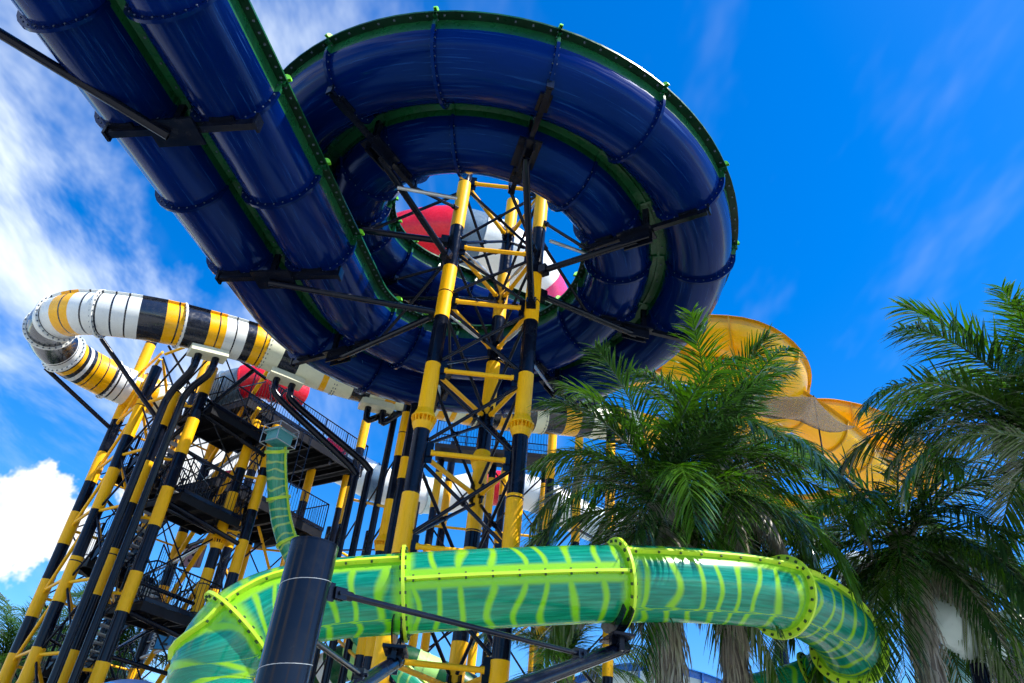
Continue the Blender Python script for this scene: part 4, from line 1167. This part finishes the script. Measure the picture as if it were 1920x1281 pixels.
wcv, wsl = channel('water_slide', 'blue and white open slide low behind the palm trunks', [PZ(1000, 1340, 30), PZ(1080, 1290, 30), PZ(1160, 1262, 30), PZ(1240, 1262, 30), PZ(1320, 1285, 30), PZ(1380, 1330, 30)], 1.1, M['whiteteal'], 2.2, M['bluewhite'])
banded_tube('tube_slide', 'green and white leaf-patterned tube low behind the tower', [PZ(560, 1290, 26), PZ(640, 1245, 26), PZ(720, 1235, 26), PZ(800, 1262, 26), PZ(880, 1300, 26)], 0.6, [('p', .5), ('t', .5), ('w', .35), ('t', .6), ('p', .3)], {'p': M['palegreen'], 't': M['rimgreen'], 'w': M['white']}, flw=0.02)
for cv_, fr0, lab in ((ycv, 0.9, 'yellow post hidden among the fronds under the yellow slide'),):
    q = cv_.at(cv_.len * fr0); root = thing('slide_post', lab, 'post', (q.x, q.y, 0)); mb = MB(); mb.tube((q.x, q.y, 0), (q.x, q.y, q.z - 1.2), 0.2, 14); mb.build('pipe', M['yellow'], root)
    for i in range(4):
        mb = MB(); mb.tube((q.x, q.y, 3 + 5 * i), (q.x, q.y, 5.4 + 5 * i), 0.206, 14); mb.build('black_band', M['black'], root)
tp, _ = post(1762, 1050, 24, 960, [1082, 1018], 'thin yellow and black post above the teal slide', r=0.13, first='b')
tp2, _ = post(1722, 1260, 22, 1150, [1281, 1200], 'short yellow post at the bottom right', r=0.09, first='b')
tp3, _ = post(1838, 1265, 15.9, 1246, [1500], 'black post under the white tube at lower right', r=0.16, first='y')
free_bar('brace_frame', 'thin bars between the posts at lower right', [(tp + UP * 6.5, tp2 + UP * 8.0, 0.035, 'black'), (tp + UP * 9.2, PZ(1700, 1045, 26), 0.02, 'rust'), (tp + UP * 9.0, PZ(1690, 1065, 26), 0.02, 'rust'), (tp3 + UP * 4.2, tp2 + UP * 3.2, 0.06, 'black'), (tp3 + UP * 4.6, tp2 + UP * 6, 0.03, 'black')])
# shade net
cn = [PZ(1395, 742, 30), PZ(1527, 745, 29), PZ(1607, 800, 30), PZ(1490, 768, 27.5), PZ(1400, 765, 28)]
net = MB(); pk = PZ(1527, 745, 29)
g1, g2, g3, g4 = PZ(1380, 742, 31), PZ(1385, 768, 28), PZ(1605, 800, 30), PZ(1500, 790, 27)
rows = []
for i in range(13):
    v = i / 12; row = []
    for j in range(17):
        u = j / 16
        q = g1.lerp(pk, u).lerp(g2.lerp(g4, u), v) if True else None
        q = q - UP * (0.5 * math.sin(math.pi * u) * math.sin(math.pi * v)); row.append(q)
    rows.append(row)
net.grid(rows); rows = []
for i in range(9):
    v = i / 8; rows.append([pk.lerp(g4, u / 8).lerp(g3, v) - UP * (0.35 * math.sin(math.pi * v)) for u in range(9)])
net.grid(rows)
no = thing('shade_net', 'brown shade net stretched in front of the yellow slides', 'net', pk.xy.to_3d())
o = net.build('net_cloth', M['net'], no); o.modifiers.new('thick', 'SOLIDIFY').thickness = 0.01
mb = MB(); mb.tube((pk.x, pk.y + 0.05, 0), pk + Vector((0, 0.05, 0.1)), 0.03, 10); mb.build('mast', M['dark'], no)
# rounded blue-grey shell at the bottom edge
dc = PZ(243, 1345, 14)
dome = thing('kiosk_roof', 'rounded blue-grey kiosk roof just entering at the bottom edge', 'roof', (dc.x, dc.y, 0))
mb = MB(); mb.lathe(dc, [(0.95 * math.cos(a), 0.62 * math.sin(a)) for a in [k * math.pi / 2 / 10 for k in range(10)]] + [(0.01, 0.62)], 36, cap=False); mb.build('shell', M['umbrella'], dome, angle=60)
mb = MB(); mb.tube((dc.x, dc.y, 0), dc + UP * 0.05, 0.5, 24); mb.build('kiosk_wall', M['white'], dome)
mb = MB(); mb.path([dc + Vector((0.96 * math.cos(a) * math.cos(e), 0.96 * math.sin(a) * math.cos(e), 0.63 * math.sin(e))) for a, e in [(R_(-150 + 6 * k), R_(20 + 24 * math.sin(math.pi * k / 12))) for k in range(13)]], 0.015, 6); mb.build('painted_line', M['signblue'], dome)

# ------------------------------------------------------------------ palms
def frond_mesh(name, L_, el0, droop, nl, lf, seed, dry=False, plume=0.5):
    rnd = random.Random(seed); mb = MB()
    n = 14; pts = [Vector((0, 0, 0))]; dirs = []
    for i in range(n):
        s = i / n; e = R_(el0 - droop * s ** 1.25)
        d = Vector((math.cos(e), 0.10 * math.sin(seed) * s, math.sin(e))).normalized(); dirs.append(d); pts.append(pts[-1] + d * (L_ / n))
    dirs.append(dirs[-1])
    prev = None
    for i, p in enumerate(pts):                       # rachis, three-sided and tapering
        r = 0.032 * (1 - i / n) + 0.005; d = dirs[i]; b = Vector((0, 1, 0)); u = b.cross(d) * -1
        k = len(mb.v); mb.v += [p + b * r, p - b * r, p - u * r * 0.9]
        if prev is not None:
            for q in range(3): mb.face((prev + q, prev + (q + 1) % 3, k + (q + 1) % 3, k + q), 1)
        prev = k
    for side in (-1, 1):
        for j in range(nl):
            s = 0.10 + 0.90 * (j + rnd.random() * 0.4) / nl; s = min(s, 0.995)
            f = s * n; i = min(int(f), n - 1); p = pts[i].lerp(pts[i + 1], f - i); d = dirs[i]
            up = Vector((0, 1, 0)).cross(d) * -1
            ll = lf * (0.35 + 0.95 * math.sin(math.pi * min(1, 0.12 + s * 0.86)) ** 0.7) * rnd.uniform(0.8, 1.12)
            ang = R_(rnd.uniform(50, 62) - 26 * s)
            lift = rnd.uniform(-plume, plume) + (0.25 if j % 2 else -0.05)
            v = (d * math.cos(ang) + Vector((0, side, 0)) * math.sin(ang) * math.cos(lift) + up * math.sin(ang) * math.sin(lift)).normalized()
            if dry: v = (v + Vector((0, 0, -0.9))).normalized()
            w = rnd.uniform(0.016, 0.024) * (1.0 if not dry else 0.7)
            g_ = rnd.uniform(0.55, 1.05) if not dry else 1.6
            q = p.copy(); base = len(mb.v); nseg = 4
            tw = v.cross(Vector((0, 0, 1)))
            tw = tw.normalized() if tw.length > 1e-3 else Vector((0, 1, 0))
            tw = (tw + Vector((0, 0, rnd.uniform(-.45, .45)))).normalized()
            for m_ in range(nseg + 1):
                ww = w * (0.6, 1.0, 0.9, 0.6, 0.08)[m_]
                mb.v += [q + tw * ww, q - tw * ww]
                v = (v + Vector((0, 0, -g_ * 0.22))).normalized(); q = q + v * (ll / nseg)
            for m_ in range(nseg):
                a = base + 2 * m_; mb.face((a, a + 1, a + 3, a + 2), 0)
    me = bpy.data.meshes.new(name); me.from_pydata([tuple(v) for v in mb.v], [], mb.f)
    me.materials.append(M['dryleaf'] if dry else M['leaf']); me.materials.append(M['dryleaf'] if dry else M['leaf'])
    me.polygons.foreach_set('material_index', mb.m); me.update(); return me
FM = {}
for e, dr in ((82, 62), (66, 92), (46, 105), (22, 105), (-4, 80), (-34, 50)):
    FM[e] = [frond_mesh('frond', 3.9, e, dr, 82, 0.80, 10 * k + e + 100, plume=0.26) for k in range(3)]
FM['dry'] = [frond_mesh('dry_frond', 2.4, -20, 68, 80, 0.6, 900 + k, dry=True) for k in range(4)]
def palm(label, px, py, Y, size=1.0, nf=24, dry=6, seed=0, lean=(0, 0), tr=0.2, ks=(82, 66, 66, 46, 46, 22, 22, -4, -34)):
    rnd = random.Random(seed); c = PY(px, py, Y)
    root = thing('palm_tree', label, 'palm', (c.x + lean[0], c.y + lean[1], 0), None)
    b = root.location.copy(); mb = MB(); rows = []; n = 26; ns = 40
    for i in range(ns + 1):
        s = i / ns; p = b.lerp(c, s) + Vector((lean[0], lean[1], 0)) * (-0.25 * math.sin(math.pi * s))
        rr = tr * (1.25 - 0.35 * s) * (1 + 0.035 * (i % 2)) * (1.35 if s > 0.93 else 1)
        rows.append([p + Vector((math.cos(2 * math.pi * k / n), math.sin(2 * math.pi * k / n), 0)) * rr * (1 + 0.05 * rnd.random()) for k in range(n)])
    mb.grid(rows, True); mb.build('trunk', M['bark'], root, angle=60)
    fb = MB()                                        # old leaf bases round the crown shaft
    for k in range(26):
        t = rnd.random() * 6.28; z = rnd.uniform(-0.9, 0.0); d = Vector((math.cos(t), math.sin(t), 0))
        p0 = c + UP * (z * size) + d * tr * 0.8; fb.tube(p0, p0 + d * 0.22 + UP * rnd.uniform(0.2, 0.45), 0.05, 5, 0.015)
    o = fb.build('leaf_bases', M['bark'], root, angle=30); o['kind'] = 'stuff'
    if Y < 20:
        hb = MB()                                    # dead fibre and stalks hanging down the trunk
        for k in range(420):
            t = rnd.random() * 6.28; z = rnd.uniform(-4.6, -0.2); d = Vector((math.cos(t), math.sin(t), 0)); e = Vector((-d.y, d.x, 0))
            q = c + UP * z + d * tr * rnd.uniform(1.0, 1.25); w_ = rnd.uniform(0.008, 0.03); i0 = len(hb.v); ln = rnd.uniform(0.3, 0.9)
            dr_ = d * rnd.uniform(0.0, 0.16) + e * rnd.uniform(-.12, .12)
            for m_, f_ in ((0, 0.6), (0.5, 1.0), (1.0, 0.15)):
                p_ = q - UP * (ln * m_) + dr_ * (m_ * (2 - m_)); hb.v += [p_ + e * w_ * f_, p_ - e * w_ * f_]
            hb.face((i0, i0 + 1, i0 + 3, i0 + 2)); hb.face((i0 + 2, i0 + 3, i0 + 5, i0 + 4))
        o = hb.build('hanging_fibre', M['dryleaf'], root, smooth=False); o['kind'] = 'stuff'
    off = c - root.location
    for i in range(nf + dry):
        k = ks[i % len(ks)] if i < nf else 'dry'
        o = bpy.data.objects.new('frond' if i < nf else 'dry_frond', rnd.choice(FM[k])); col.objects.link(o); o.parent = root
        o.location = off + Vector((0, 0, -0.25 if i < nf else -0.7))
        o.rotation_euler = (rnd.uniform(-.12, .12), rnd.uniform(-.10, .10), i * 2.39996 + rnd.uniform(-.25, .25))
        sc_ = size * rnd.uniform(0.82, 1.12); o.scale = (sc_, sc_, sc_)
    return root
palm('palm with upright green fronds just right of the striped tower', 1245, 935, 13.4, 0.92, 32, 12, 3, tr=0.21, ks=(82, 66, 66, 46, 46, 22, 22, -4, -34, -34))
palm('palm with tall central fronds in front of the yellow slide', 1350, 880, 14.6, 0.92, 30, 10, 8, tr=0.21, ks=(82, 82, 66, 46, 22, 22, -4, -34, -34))
palm('dense dark palm with hanging fronds above the right bend of the green tube', 1690, 1000, 15.0, 1.02, 44, 2, 5, tr=0.2, ks=(66, 46, 22, 22, -4, -4, -34, -34, -34))
palm('large palm whose fronds enter from the right edge', 1985, 815, 11.4, 0.96, 34, 0, 12, tr=0.13, ks=(82, 66, 66, 46, 46, 22))
palm('far palm in the bottom left corner behind the stair tower', 5, 1240, 34, 1.0, 24, 2, 21)
palm('far palm beside the foot of the leftmost striped leg', 90, 1225, 38, 1.0, 24, 2, 22)
palm('low palm behind the foot of the stair tower', 225, 1240, 33, 1.1, 24, 2, 23)
palm('low palm behind the lower left bars of the tower', 1060, 1250, 27, 1.0, 22, 2, 24)
